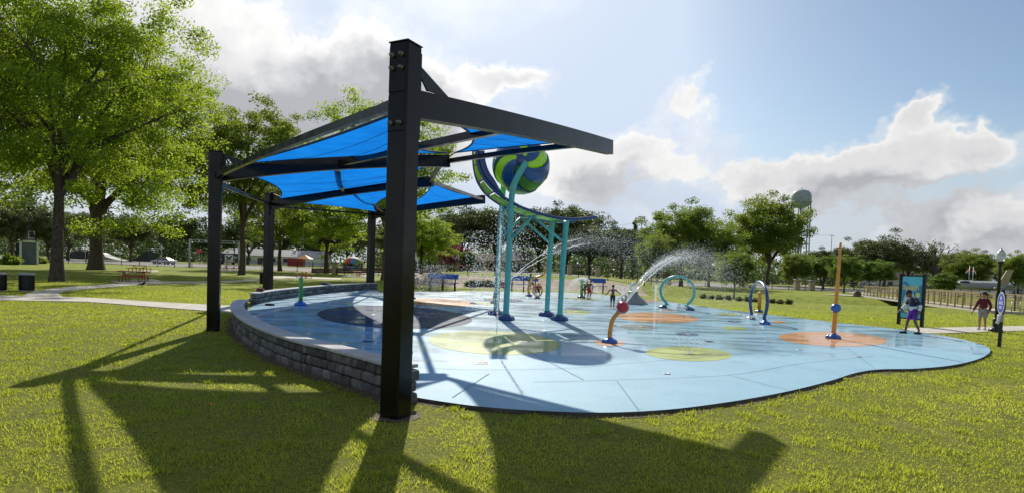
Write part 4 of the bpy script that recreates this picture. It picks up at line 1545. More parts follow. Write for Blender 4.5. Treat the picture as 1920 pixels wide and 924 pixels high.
def person(label, loc, rotz, H, J, skin, hair, top=None, bottom=None, shoes=None, top2=None, sleeves=1.0, hairbig=1.0, legs_long=False, group=None):
    """J: joints in units of body height, figure faces -Y. lower = pelvis..."""
    t = thing('person', label, 'person', loc, rotz, group)
    j = {k: Vector(v) * H for k, v in J.items()}
    pel, chest, neck, head = j['pelvis'], j['chest'], j['neck'], j['head']
    V = [pel, (pel + chest) / 2, chest, neck, head * .45 + neck * .55]
    rad = [.060 * H, .056 * H, (.074 * H, .056 * H), .030 * H, .028 * H]
    E = [(0, 1), (1, 2), (2, 3), (3, 4)]

    def chain(start, pts, rs):
        k = start
        for p, r in zip(pts, rs):
            V.append(p); rad.append(r * H); E.append((k, len(V) - 1)); k = len(V) - 1
        return k
    for s in 'lr':
        chain(2, [j['sho_' + s], j['elb_' + s], j['wri_' + s]], [.036, .027, .019])
        hd = (j['wri_' + s] - j['elb_' + s]).normalized()
        side = hd.cross(Vector((0, 1, 0)))
        side = side.normalized() if side.length > .1 else Vector((1, 0, 0))
        k = len(V) - 1
        palm = j['wri_' + s] + hd * .045 * H
        V.append(palm); rad.append((.024 * H, .013 * H)); E.append((k, len(V) - 1)); kp = len(V) - 1
        if H > 1.4:
            for q, ln in ((-.018, .045), (-.006, .052), (.006, .05), (.018, .04)):
                f1 = palm + side * q * H + hd * ln * .55 * H; f2 = f1 + (hd * .5 + Vector((0, -.3, 0))).normalized() * ln * .5 * H
                V += [f1, f2]; rad += [.0065 * H, .005 * H]; E += [(kp, len(V) - 2), (len(V) - 2, len(V) - 1)]
            th = j['wri_' + s] + hd * .03 * H + Vector((0, -.028 * H, 0))
            V.append(th); rad.append(.007 * H); E.append((k, len(V) - 1))
        chain(0, [j['hip_' + s], j['kne_' + s], j['ank_' + s], j['toe_' + s]], [.050, .035, .023, .020])
    body = skin_mesh('body', V, E, rad, skin, t)
    # head with face
    fd = j.get('face', Vector((0, -1, 0)))
    fd = Vector(fd).normalized()
    up = (head - neck).normalized()
    rt = fd.cross(up).normalized()
    M = Matrix((rt, -fd, up)).transposed()
    hb = MB()
    hs = .066 * H
    hb.ball((0, 0, 0), 1, 20, 14)
    vs = []
    for x, y, z in hb.v:
        w_ = 1 - .22 * max(0, -z) - .10 * max(0, z - .6)
        yy = y * 1.12 + (.14 * y if (y < 0 and z < 0) else 0)
        vs.append(tuple(head + M @ Vector((x * .80 * w_ * hs, yy * hs * .98, z * 1.12 * hs))))
    hb.v = vs
    hb.add([tuple(head + M @ (Vector(q) * hs)) for q in ((-.13, -1.02, -.05), (.13, -1.02, -.05), (0, -1.05, .28), (0, -1.34, -.12), (0, -1.06, -.2))], [(0, 1, 4), (0, 3, 2), (3, 1, 2), (0, 4, 3), (4, 1, 3)], True)
    for s in (-1, 1):
        hb.ball(tuple(head + M @ Vector((s * .80 * hs, .05 * hs, -.02 * hs))), .2 * hs, 8, 6)
    ho = hb.build('head', skin, t, world_coords=False)
    fb = MB()
    for s in (-1, 1):
        fb.ball(tuple(head + M @ Vector((s * .30 * hs, -.98 * hs, .10 * hs))), .10 * hs, 8, 6)
    fb.beam(head + M @ Vector((-.24 * hs, -1.0 * hs, -.48 * hs)), head + M @ Vector((.24 * hs, -1.0 * hs, -.48 * hs)), .06 * hs, .06 * hs)
    fb.build('face_features', 'hair_black', ho, world_coords=False)
    hm = MB().ball((0, 0, 0), 1, 18, 12)
    hr = random.Random(len(label))
    vs = []
    for x, y, z in hm.v:
        k = 1 + (hairbig - 1) * 1.0 + hr.uniform(-.03, .03) * hairbig
        zz = z
        if y < -.25 and z < .45:
            k = .80
        if z < -.15:
            k = min(k, .84)
        vs.append(tuple(head + M @ Vector((x * .87 * hs * k, y * 1.15 * hs * k + .05 * hs, zz * 1.15 * hs * k + .10 * hs))))
    hm.v = vs
    hm.build('hair', hair, t, world_coords=False)
    if top:
        V, E, rad = [pel + (chest - pel) * .02, (pel + chest) / 2, chest, neck * .75 + chest * .25], [(0, 1), (1, 2), (2, 3)], [.070 * H, .068 * H, (.086 * H, .066 * H), .040 * H]
        for s in 'lr':
            a, e, w_ = j['sho_' + s], j['elb_' + s], j['wri_' + s]
            end = e.lerp(w_, max(0, sleeves - .5) * 2 * .95) if sleeves > .5 else a.lerp(e, sleeves * 2)
            k = len(V)
            V += [a, (e if sleeves > .5 else a.lerp(end, .6)), end]; rad += [.043 * H, .035 * H, .029 * H]
            E += [(2, k), (k, k + 1), (k + 1, k + 2)]
        skin_mesh('shirt', V, E, rad, top, t)
        if top2:
            V = [pel + (chest - pel) * .0, pel.lerp(chest, .35), pel.lerp(chest, .62)]
            skin_mesh('shirt_panel', V, [(0, 1), (1, 2)], [.079 * H, .082 * H, (.093 * H, .078 * H)], top2, t)
            for s in 'lr':
                e, w_ = j['elb_' + s], j['wri_' + s]
                a = j['sho_' + s].lerp(e, .62)
                skin_mesh('sleeve', [a, e, e.lerp(w_, .92)], [(0, 1), (1, 2)], [.041 * H, .039 * H, .031 * H], top2, t)
    if bottom:
        V, E, rad = [pel + Vector((0, 0, .02 * H))], [], [.072 * H]
        for s in 'lr':
            k = len(V)
            h_, kn, an = j['hip_' + s], j['kne_' + s], j['ank_' + s]
            if legs_long:
                V += [h_, kn, kn.lerp(an, .92)]; rad += [.060 * H, .047 * H, .038 * H]
            else:
                V += [h_, h_.lerp(kn, .5), h_.lerp(kn, .92)]; rad += [.062 * H, .058 * H, .052 * H]
            E += [(0, k), (k, k + 1), (k + 1, k + 2)]
        skin_mesh('trousers' if legs_long else 'shorts', V, E, rad, bottom, t)
    if shoes:
        for s in 'lr':
            a, to = j['ank_' + s], j['toe_' + s]
            d = (to - a); d.z = 0; d = d.normalized()
            c = a.lerp(to, .55)
            low = min(a.z, to.z) - .030 * H
            MB().box((c.x, c.y, low + .026 * H), (.052 * H, .155 * H, .052 * H), rz=math.atan2(-d.x, d.y), bev=.014 * H).build('shoe', shoes, t, world_coords=False)
    return t


def stand_pose(step=0.0, arm=.03, dx=0.0):
    return dict(pelvis=(0, 0, .52), chest=(0, 0, .74), neck=(0, -.005, .845), head=(0, -.012, .925),
                sho_l=(-.105, 0, .795), sho_r=(.105, 0, .795), elb_l=(-.135, .02, .625), elb_r=(.135, .02, .625), wri_l=(-.13 - arm, -.03, .49), wri_r=(.13 + arm, -.03, .49),
                hip_l=(-.055, 0, .50), hip_r=(.055, 0, .50), kne_l=(-.06, -.02, .28), kne_r=(.06, -.02, .28), ank_l=(-.06, .01, .045), ank_r=(.06, .01, .045), toe_l=(-.065, -.075, .022), toe_r=(.065, -.075, .022))


# man in navy and white top walking along the pad's edge, looking down
J = stand_pose()
J.update(pelvis=(0, 0, .515), chest=(.0, -.035, .735), neck=(0, -.075, .835), head=(0, -.125, .905), face=(0, -.75, -.66),
         sho_l=(-.105, -.03, .785), sho_r=(.105, -.03, .785), elb_l=(-.14, -.10, .63), elb_r=(.15, .06, .63), wri_l=(-.15, -.20, .52), wri_r=(.15, .02, .49),
         kne_l=(-.045, -.09, .285), ank_l=(-.035, -.13, .05), toe_l=(-.04, -.215, .024), kne_r=(.045, .02, .28), ank_r=(.04, .13, .075), toe_r=(.045, .06, .022))
p = G(1710, 625)
person('man in navy and white long-sleeved top and purple shorts walking past the splash pad sign', (p.x, p.y, 0), R(-92), 1.74, J, 'skin_dark', 'hair_black', 'cloth_navy', 'cloth_purple', 'cloth_black', top2='cloth_white', sleeves=1.0)
# teenager in a maroon sweatshirt on the walk
J = stand_pose()
J.update(face=(-.15, -1, -.05), elb_l=(-.165, .04, .64), wri_l=(-.215, -.03, .50), elb_r=(.15, .05, .63), wri_r=(.13, -.03, .505), kne_l=(-.05, -.07, .285), ank_l=(-.05, -.05, .045), toe_l=(-.055, -.135, .024), kne_r=(.05, .0, .28), ank_r=(.05, .07, .06), toe_r=(.055, -.01, .024))
p = GT(1841, 618.5)
person('teenager in maroon sweatshirt and grey shorts on the walk by the street lamp', (p.x, p.y, p.z + .035), R(-52), 1.70, J, 'skin_mid', 'hair_black', 'cloth_maroon', 'cloth_grey', 'cloth_white', hairbig=1.28)
# boy on the pad seen from behind, arms out
J = stand_pose()
J.update(elb_l=(-.20, .02, .70), wri_l=(-.32, -.02, .63), elb_r=(.20, .02, .68), wri_r=(.29, -.02, .56))
p = G(1148, 576.5)
person('small shirtless boy in dark shorts holding his arms out on the pad', (p.x, p.y, 0), R(170), 1.28, J, 'skin_dark', 'hair_black', None, 'cloth_black', None)
# child in red shorts by the green fan post
J = stand_pose()
J.update(chest=(0, -.05, .73), neck=(0, -.09, .83), head=(0, -.13, .90), elb_l=(-.15, -.1, .66), wri_l=(-.13, -.22, .62), elb_r=(.15, -.05, .64), wri_r=(.14, -.15, .55), kne_l=(-.06, -.08, .29), ank_l=(-.06, -.02, .05), toe_l=(-.06, -.1, .024))
p = G(1103.5, 560.5)
person('shirtless child in red shorts beside the far green spray post', (p.x, p.y, 0), R(120), 1.42, J, 'skin_dark', 'hair_black', None, 'cloth_red', None)
J = stand_pose()
J.update(chest=(0, -.08, .72), neck=(0, -.13, .80), head=(0, -.17, .87), elb_l=(-.14, -.18, .66), wri_l=(-.12, -.28, .60), kne_l=(-.06, -.12, .30), ank_l=(-.06, -.02, .05), toe_l=(-.06, -.1, .024))
p = G(1096.5, 559)
person('darkly dressed child stepping out from behind the far green spray post', (p.x, p.y + .5, 0), R(60), 1.3, J, 'skin_dark', 'hair_black', 'cloth_black', 'cloth_black', None)
# seated person in green on the second bench, child crouching by the ring
def seat_pose():
    return dict(pelvis=(0, .02, .40), chest=(0, -.02, .60), neck=(0, -.05, .70), head=(0, -.07, .785), face=(0, -1, -.2),
                sho_l=(-.105, -.02, .655), sho_r=(.105, -.02, .655), elb_l=(-.14, -.05, .50), elb_r=(.14, -.05, .50), wri_l=(-.08, -.19, .44), wri_r=(.08, -.19, .44),
                hip_l=(-.06, -.01, .39), hip_r=(.06, -.01, .39), kne_l=(-.08, -.24, .37), kne_r=(.08, -.24, .37), ank_l=(-.07, -.24, .12), ank_r=(.07, -.24, .12), toe_l=(-.075, -.32, .10), toe_r=(.075, -.32, .10))


def sit(label, bench, dx, H, skin, top, bottom, rz=0.0):
    off = Matrix.Rotation(bench.rotation_euler[2], 3, 'Z') @ Vector((dx, -.50, 0))
    z = bench.location.z + .69 - .40 * H + .078 * H
    return person(label, (bench.location.x + off.x, bench.location.y + off.y, z), rz, H, seat_pose(), skin, 'hair_black', top, bottom, 'cloth_black', sleeves=.45)


sit('person in green shirt and blue shorts sitting on the middle blue bench', bench2, .55, 1.72, 'skin_dark', 'cloth_green', 'cloth_blue', R(25))
b3 = [o for o in scene.objects if o.get('label') == 'blue bench behind the far green spray post'][0]
sit('person in dark shirt sitting on the blue bench behind the green post', b3, -.35, 1.7, 'skin_dark', 'cloth_black', 'cloth_grey', R(-10))
J = dict(pelvis=(0, .05, .20), chest=(0, -.08, .40), neck=(0, -.13, .50), head=(0, -.17, .58), face=(0, -1, -.3), sho_l=(-.105, -.08, .455), sho_r=(.105, -.08, .455), elb_l=(-.15, -.16, .33), elb_r=(.15, -.16, .33), wri_l=(-.08, -.26, .30), wri_r=(.08, -.26, .30),
         hip_l=(-.06, .03, .20), hip_r=(.06, .03, .20), kne_l=(-.10, -.19, .30), kne_r=(.10, -.19, .30), ank_l=(-.08, -.06, .05), ank_r=(.08, -.06, .05), toe_l=(-.08, -.15, .022), toe_r=(.08, -.15, .022))
p = G(1008, 552.5)
person('child in red crouching behind the low orange ring', (p.x, p.y, 0), 0, 1.45, J, 'skin_dark', 'hair_black', 'cloth_red', 'cloth_red', None, sleeves=.35)
p = GT(1910, 578)
J = stand_pose()
J.update(chest=(.02, -.05, .73), neck=(.03, -.09, .83), head=(.03, -.12, .90), wri_l=(-.06, -.15, .52), wri_r=(.06, -.15, .52))
person('distant person in olive shirt and khaki trousers at the picture\'s right edge', p, R(-20), 1.74, J, 'skin_dark', 'hair_black', 'cloth_olive', 'cloth_khaki', 'cloth_black', sleeves=.45, legs_long=True)

# ------------------------------------------------------------------ things left on the walls and lawn
f1w, T1w = along([(p.x, p.y, 0) for p in W1S])
c = P(767, 671, W1S[-1].y); c = Vector((W1S[-1].x + .02, W1S[-1].y - .02, .503))
t = thing('drink_cup', 'green flared plastic cup standing on the end of the near seat wall', 'cup', c)
MB().lathe([(.040, 0), (.042, .02), (.036, .05), (.040, .10), (.055, .17), (.060, .20), (.054, .20), (.036, .10)], c, 20).build('cup_wall', 'green_paint', t)
MB().lathe([(.062, .195), (.063, .205), (.058, .207)], c, 20).build('rim', 'green_paint', t)
c = G(503, 572)
for k, (dx, rz) in enumerate(((0, .4), (.16, 1.1))):
    q = c + Vector((dx, -.05 * k, 0))
    t = thing('shoe', ('black slip-on shoe on the pad by the back wall, toe to the left', 'black slip-on shoe lying crooked next to its fellow by the back wall')[k], 'shoe', q)
    MB().tube([q + Vector((-.13 * math.cos(rz), -.13 * math.sin(rz), .035)), q + Vector((-.04, -.02, .045)), q + Vector((.13 * math.cos(rz), .13 * math.sin(rz), .055))], [.035, .05, .045], 10, flat=.9).build('upper', 'cloth_black', t)
    MB().box((q.x, q.y, .012), (.27, .10, .024), rz=rz, bev=.01).build('sole', 'cloth_black', t)
c = W2S[14].copy(); c.z = .503
t = thing('bag', 'small red and dark bag lying on the left end of the back seat wall', 'bag', c)
MB().ball(c + Vector((0, 0, .08)), .16, 14, 8, (1.2, .8, .5)).build('bag_body', 'cloth_maroon', t)
MB().tube(spline([c + Vector((-.12, 0, .1)), c + Vector((0, 0, .24)), c + Vector((.12, 0, .1))], 6), .012, 6).build('strap', 'cloth_black', t)
c = W2S[90].copy(); c.z = .503
t = thing('sandal', 'crumpled dark towel left on top of the back seat wall', 'towel', c); t.name = 'towel'
MB().ball(c + Vector((0, 0, .07)), .2, 14, 8, (1.6, .8, .45)).build('fold', 'cloth_navy', t)
MB().ball(c + Vector((.2, -.05, .05)), .13, 12, 8, (1.4, .9, .45)).build('fold', 'cloth_grey', t)
c = GT(925, 762)
o = MB().lathe([(.022, 0), (.026, .03), (.018, .05), (.006, .052)], c, 10, lobes=5, lob=.2).build('litter', 'cloth_white', origin=c)
o.location = c; tag(o, 'tiny white scrap of paper at the near edge of the pad', 'litter')
c = GT(393, 763)
t = thing('marker_flag', 'tiny red marker flag stuck in the shaded lawn', 'flag', c)
MB().tube([c, c + Vector((0, 0, .07))], .003, 6).build('wire', 'wire_metal', t)
MB().box(c + Vector((.016, 0, .055)), (.034, .004, .03)).build('flag', 'sign_orange', t)
c = GT(266, 537)
t = thing('bird', 'small black bird on the lawn below the nearest picnic table', 'bird', c)
MB().tube(spline([c + Vector((-.30, 0, .10)), c + Vector((-.12, 0, .14)), c + Vector((.05, 0, .17)), c + Vector((.14, 0, .24)), c + Vector((.20, 0, .26)), c + Vector((.26, 0, .25))], 5), [.008] * 3 + [.03] * 3 + [.055] * 5 + [.07] * 5 + [.05] * 5 + [.035] * 3 + [.012] * 2, 10).build('body', 'cloth_black', t)
for s in (-.02, .02):
    MB().tube([c + Vector((.02, s, .12)), c + Vector((.03, s, 0))], .006, 6).build('leg', 'cloth_black', t)

# ------------------------------------------------------------------ splash pad sign
a, b = GT(1684.5, 607.5), GT(1728, 612)
d = (b - a); d.z = 0
Ls = d.length; d.normalize()
az = math.atan2(d.y, d.x)
t = thing('park_sign', 'tall blue splash pad rules sign between two dark posts', 'sign', a)
HS = 2.46
for q in (a, b):
    po = MB().box((q.x, q.y, q.z + HS / 2 - .1), (.13, .13, HS + .2), rz=az, bev=.012).build('post', 'black_metal', t)
    MB().box((q.x, q.y, q.z + HS + .02), (.16, .16, .05), rz=az, bev=.012).build('post_cap', 'black_metal', po)
Mf = Matrix.Translation(a) @ Matrix.Rotation(az, 4, 'Z')       # x along the sign, -y towards the viewer
x0, x1, z0, z1 = .08, Ls - .08, .36, 2.36
loc = lambda x, y, z: Mf @ Vector((x, y, z))


def flat(poly, h0, mat, name, parent, th=.004):
    """flat shape on the sign, from h0 to h0 + th in front of its middle plane"""
    return MB().prism(poly, h0, h0 + th, Mf @ Matrix.Rotation(R(90), 4, 'X')).build(name, mat, parent)


panel = flat([(x0, z0), (x1, z0), (x1, z1), (x0, z1)], -.025, 'sign_cyan', 'panel', t, .05)
for zz, hh in ((z0 - .03, .06), (z1 + .03, .06)):
    flat([(x0, zz - hh / 2), (x1, zz - hh / 2), (x1, zz + hh / 2), (x0, zz + hh / 2)], -.045, 'black_metal', 'rail', t, .09)
PW, PH = x1 - x0, z1 - z0
S_ = lambda pts: [(x0 + u * PW, z0 + v * PH) for u, v in pts]
wave = [(u, .80 + .06 * math.cos(u * 5.2 - .5) + .02 * math.sin(u * 9)) for u in np.linspace(.03, .99, 24)]
flat(S_([(.03, .12)] + [(u, .12 - .02 * math.sin(u * 6)) for u in np.linspace(.1, .9, 9)] + [(.99, .12)] + list(reversed(wave))), .026, 'sign_blue', 'blue_field', panel)
flat(S_([(.40 + .29 * math.cos(q), .38 + .255 * math.sin(q) * (1 + .05 * math.sin(2 * q))) for q in np.linspace(0, 6.283, 40, endpoint=False)]), .031, 'sign_pale', 'pale_disc', panel)
for cu, cv, ru, rv in ((.16, .33, .10, .055), (.20, .24, .11, .06), (.26, .18, .07, .05), (.82, .56, .11, .06)):
    flat(S_([(cu + ru * math.cos(q), cv + rv * math.sin(q)) for q in np.linspace(0, 6.283, 20, endpoint=False)]), .036, 'sign_yellow', 'splat', panel)


def text(body, M, size, mat, parent, name='lettering', bold=.0, extrude=.002, align='CENTER'):
    cu = bpy.data.curves.new(name, 'FONT')
    cu.body = body; cu.size = size; cu.extrude = extrude; cu.align_x = align; cu.align_y = 'CENTER'
    cu.offset = bold; cu.resolution_u = 3
    o = bpy.data.objects.new(name, cu); COL.objects.link(o)
    dg = bpy.context.evaluated_depsgraph_get()
    me = bpy.data.meshes.new_from_object(o.evaluated_get(dg))
    bpy.data.objects.remove(o)
    off = origin_of(parent)
    me.transform(Matrix.Translation(-off) @ M)
    me.materials.clear(); me.materials.append(MATS[mat])
    o = bpy.data.objects.new(name, me); COL.objects.link(o); o.parent = parent
    return o


MT = lambda u, v: Matrix.Translation(loc(x0 + u * PW, -.045, z0 + v * PH)) @ Matrix.Rotation(az, 4, 'Z') @ Matrix.Rotation(R(90), 4, 'X')
text('Splash', MT(.46, .735), .30, 'sign_yellow', panel, bold=.006)
text('PAD', MT(.58, .66), .15, 'sign_pale', panel, bold=.002)
mb = MB()
rr_ = random.Random(8)
for k in range(9):
    v = .56 - k * .045
    wv = .17 + rr_.uniform(0, .12)
    M = Mf @ Matrix.Rotation(R(90), 4, 'X')
    mb.prism(S_([(.42 - wv / 2, v), (.42 + wv / 2, v), (.42 + wv / 2, v + .012), (.42 - wv / 2, v + .012)]), .042, .045, M)
o = mb.build('rule_lines', 'sign_blue', panel); o['kind'] = 'stuff'

# ------------------------------------------------------------------ street lamps
m_, t_, o_ = new_mat('lamp_glass')
b_ = t_.n('ShaderNodeBsdfPrincipled'); b_.inputs['Base Color'].default_value = (.75, .77, .78, 1); b_.inputs['Roughness'].default_value = .18
b_.inputs['Transmission Weight'].default_value = .45
t_.set(o_.inputs['Surface'], b_.outputs[0])


def street_lamp(label, c, H=3.75):
    t = thing('street_lamp', label, 'street lamp', c)
    MB().lathe([(.26, 0), (.27, .05), (.25, .12), (.20, .18), (.15, .22), (.12, .26), (.125, .50), (.14, .54), (.11, .60), (.075, .66)], c, 24, lobes=8, lob=.03).build('base', 'black_metal', t)
    MB().lathe([(.078, .62), (.055, H - 1.0), (.062, H - .95), (.055, H - .90), (.055, H - .78), (.075, H - .70), (.11, H - .64), (.13, H - .60)], c, 18).build('pole', 'black_metal', t)
    g = MB().lathe([(.12, H - .60), (.16, H - .50), (.185, H - .38), (.18, H - .28), (.145, H - .18), (.08, H - .13)], c, 20).build('globe', 'lamp_glass', t)
    MB().lathe([(.10, H - .14), (.10, H - .11), (.05, H - .08), (.03, H - .03), (.012, H + .04), (.01, H + .06)], c, 14).build('finial', 'galvanised', t)
    return t


street_lamp('black ornamental street lamp with acorn globe beside the walk', GT(1866.5, 622))
street_lamp('far small street lamp under the round trees', GT(1545, 537), 4.2)

# oval sign on a black post
c = GT(1873.5, 650)
t = thing('dog_station', 'slim black post with violet oval sign and white bag dispenser', 'sign post', c)
MB().box((c.x, c.y, c.z + .96), (.085, .085, 2.02), rz=.3, bev=.01).build('post', 'black_metal', t)
Mo = Matrix.Translation(c + Vector((-.065, -.03, 1.50))) @ Matrix.Rotation(R(-102), 4, 'Z') @ Matrix.Rotation(R(90), 4, 'X')
lens = lambda sx, sz: [(sx * math.cos(q) * (abs(math.cos(q)) ** .15), sz * math.sin(q)) for q in np.linspace(0, 6.283, 36, endpoint=False)]
bd = MB().prism(lens(.20, .37), -.012, .012, Mo).build('sign_board', 'trim_white', t)
MB().prism(lens(.175, .335), .0125, .016, Mo).build('sign_face', 'sign_violet', bd)
MB().prism(lens(.22, .39), -.03, -.0125, Mo).build('sign_backing', 'black_metal', t)
mb = MB()
for z_, w_ in ((.02, .22), (-.04, .24), (-.14, .16), (-.19, .13)):
    mb.prism([(-w_ / 2, z_), (w_ / 2, z_), (w_ / 2, z_ + .028), (-w_ / 2, z_ + .028)], .0165, .018, Mo)
mb.prism([(-.025, .10), (.025, .10), (.03, .20), (0, .25), (-.03, .20)], .0165, .018, Mo)
mb.build('sign_print', 'trim_white', bd)
MB().box(c + Vector((-.09, -.06, .98)), (.16, .14, .26), rz=-.3, bev=.03).build('bag_dispenser', 'grey_paint', t)
MB().tube(spline([c + Vector((-.10, -.12, 1.12)), c + Vector((-.17, -.13, 1.02)), c + Vector((-.20, -.12, .86)), c + Vector((-.23, -.10, .80))], 5), [.03] * 5 + [.05] * 6 + [.06] * 5, 8, flat=.6).build('hanging_bag', 'cloth_white', t)

# ------------------------------------------------------------------ footbridge
a, b = GT(1643, 557), GT(1878, 587)
a.z = b.z = .10
d = (b - a); L = d.length; d.normalize()
sd = Vector((-d.y, d.x, 0)); sd = sd if sd.y < 0 else -sd      # towards the viewer
t = thing('footbridge', 'long footbridge with yellow horizontal railings over the grassy ditch', 'footbridge', (a.x, a.y, 0))
MB().beam(a + Vector((0, 0, -.1)), b + Vector((0, 0, -.1)), 3.0, .22).build('deck', 'concrete', t)
for side in (1, -1):
    o_ = sd * 1.45 * side
    for k in range(9):
        z = .12 + k * .145
        MB().beam(a + o_ + Vector((0, 0, z)), b + o_ + Vector((0, 0, z)), .045, .055 if k < 8 else .10).build('rail', 'yellow_rail', t)
    n = 22
    for k in range(n + 1):
        q = a + d * (L * k / n) + o_
        MB().box((q.x, q.y, .72), (.10, .10, 1.32), rz=math.atan2(d.y, d.x)).build('post', 'black_metal' if side > 0 else 'yellow_rail', t)
for q in (a + d * .8, a + d * (L * .5), b - d * .8):
    MB().box((q.x, q.y, -.8), (.6, 3.0, 1.4), rz=math.atan2(d.y, d.x)).build('pier', 'concrete', t)
# handrail along the path that leads to it
pts = [GT(1592, 541), GT(1612, 545), GT(1628, 548.5), GT(1641, 551.5)]
t = thing('handrail', 'thin dark handrail beside the walk leading onto the footbridge', 'handrail', pts[0])
sp = spline(pts, 2)
for h in (.55, 1.15, 1.75):
    MB().tube([p + Vector((0, 0, h)) for p in sp], .028, 6).build('rail', 'wire_metal', t)
for p in sp:
    MB().tube([p, p + Vector((0, 0, 1.8))], .035, 6).build('post', 'wire_metal', t)
pts = [GT(1884, 588), GT(1896, 588.5), GT(1912, 589)]
t = thing('handrail', 'low grey handrail at the near end of the footbridge', 'handrail', pts[0])
for h in (.5, 1.0):
    MB().tube([p + Vector((0, 0, h)) for p in pts], .028, 6).build('rail', 'galvanised', t)
for p in pts:
    MB().tube([p, p + Vector((0, 0, 1.02))], .03, 6).build('post', 'galvanised', t)
c = GT(1608, 556)
t = thing('culvert', 'concrete culvert mouth in the far bank of the ditch', 'culvert', c)
MB().grid(lambda u, v: (c.x - 2 + 6 * u, c.y + 1 + 4 * v, float(hgt(c.x - 2 + 6 * u, c.y + 1 + 4 * v)) + .10), 8, 6).build('apron', 'concrete', t)
MB().lathe([(.45, 0), (.45, .5), (.36, .5), (.36, .1)], c + Vector((0, .4, .3)), 18, axis=(0, -1, .15)).build('pipe', 'tan_concrete', t)

# ------------------------------------------------------------------ iron fence along the road
FP = [(-120, 99), (-60, 99), (-36, 98), (-24, 93), (-12, 88), (-8, 65.3), (4, 65.3), (14, 66), (20, 78), (27, 100), (60, 103), (130, 103)]
FLAB = ['far left iron fence beyond the shed', 'black iron fence behind the white car and red tables', 'black iron fence right of the gate frame', 'black iron fence turning towards the pad behind the square table', 'black iron fence meeting the tan bank',
        'thin fence on the bank behind the first blue bench', 'thin fence on the bank behind the turquoise columns', 'thin fence on the bank right of the columns', 'thin fence dropping to the right lawn', 'thin fence behind the bright green trees', 'thin fence along the road at right behind the round trees']
for i, lab in enumerate(FLAB):
    a, b = Vector((*FP[i], 0)), Vector((*FP[i + 1], 0))
    d = b - a; L = d.length; d.normalize()
    t = thing('iron_fence', lab, 'fence', on_land(a.x, a.y), group='iron fence sections')
    n = max(2, int(L / 2.9))
    hz = 1.75
    P3 = [on_land(*(a + d * (L * k / n)).xy) for k in range(n + 1)]
    for k, p in enumerate(P3[:-1]):
        MB().box((p.x, p.y, p.z + hz / 2), (.085, .085, hz + .1), rz=math.atan2(d.y, d.x)).build('post', 'black_metal', t)
    mb = MB(); mr = MB()
    for p, q in zip(P3, P3[1:]):
        for h in (.15, hz - .28, hz - .08):
            mr.beam(p + Vector((0, 0, h)), q + Vector((0, 0, h)), .03, .04)
        for k in range(1, 14):
            c = p.lerp(q, k / 14)
            mb.add([c + d * .011 + Vector((0, 0, .12)), c - d * .011 + Vector((0, 0, .12)), c - d * .011 + Vector((0, 0, hz)), c + d * .011 + Vector((0, 0, hz)),
                    c + d * .011 + Vector((0, .018, .12)), c - d * .011 + Vector((0, .018, .12)), c - d * .011 + Vector((0, .018, hz)), c + d * .011 + Vector((0, .018, hz))],
                   [(0, 1, 2, 3), (7, 6, 5, 4), (0, 3, 7, 4), (1, 5, 6, 2)])
    mr.build('rails', 'black_metal', t)
    o = mb.build('pickets', 'black_metal', t); o['kind'] = 'stuff'
for px, py, Yd, h, lab in ((628, 0, 92, 1.75, 'tan stone gate pillar left of the white sedan'), (408, 0, 99, 1.6, 'tan stone pillar beside the first shade post'), (1524, 0, 104, 1.7, 'tan stone pillar left of the far street lamp'),
                       (1068, 0, 112, 1.8, 'stone pillar behind the far green spray post'), (1121, 0, 113, 1.8, 'stone pillar behind the third blue bench'), (1496, 0, 105, 1.8, 'pale stone pillar under the big bright tree')):
    x = (P(px, 500, Yd)).x
    c = on_land(x, Yd)
    t = thing('stone_pillar', lab, 'pillar', c, group='stone pillars along the fence')
    MB().box(c + Vector((0, 0, h / 2)), (.85, .85, h), bev=.05).build('shaft', 'tan_stone', t)
    MB().box(c + Vector((0, 0, h + .08)), (1.0, 1.0, .14), bev=.04).build('cap', 'cap_concrete', t)
# brown timber edging at the foot of the fence
for (x0_, y0_, x1_, y1_, lab) in ((-32, 93.5, -11, 85, 'low brown retaining wall below the fence by the square tables'),):
    a, b = on_land(x0_, y0_), on_land(x1_, y1_)
    t = thing('retaining_wall', lab, 'wall', a)
    for k in range(3):
        MB().beam(a + Vector((0, 0, .18 + .26 * k)), b + Vector((0, 0, .18 + .26 * k)), .30 - .02 * k, .245).build('timber', 'timber_brown', t)
# ------------------------------------------------------------------ trees
def rnd_dirs(n, r):
    v = r.normal(0, 1, (n, 3))
    return v / np.linalg.norm(v, axis=1, keepdims=True)


def leaves_mesh(name, centres, per, sig, size, mat, r, flat_=.62, ctint=.45, aspect=.55):
    """leaf faces in clumps about the given centres"""
    n = len(centres) * per
    cen = np.repeat(centres, per, 0)
    sg = np.repeat(sig, per)[:, None]
    d = rnd_dirs(n, r) * (r.random((n, 1)) ** .5)
    d[:, 2] *= flat_
    p = cen + d * sg * 1.5
    nrm = rnd_dirs(n, r); nrm[:, 2] = np.abs(nrm[:, 2]) * .9 + .15
    nrm /= np.linalg.norm(nrm, axis=1, keepdims=True)
    a = np.cross(nrm, rnd_dirs(n, r)); a /= np.linalg.norm(a, axis=1, keepdims=True)
    b = np.cross(nrm, a)
    s = size * (.6 + .8 * r.random((n, 1)))
    V = np.empty((n, 4, 3))
    V[:, 0] = p - a * s; V[:, 1] = p + b * s * aspect - nrm * s * .12; V[:, 2] = p + a * s; V[:, 3] = p - b * s * aspect - nrm * s * .12
    tint = np.repeat(ctint + .20 * r.normal(0, 1, len(centres)), per) + .22 * r.normal(0, 1, n)
    return fast_mesh(name, V.reshape(-1, 3), 4, mat, tint)


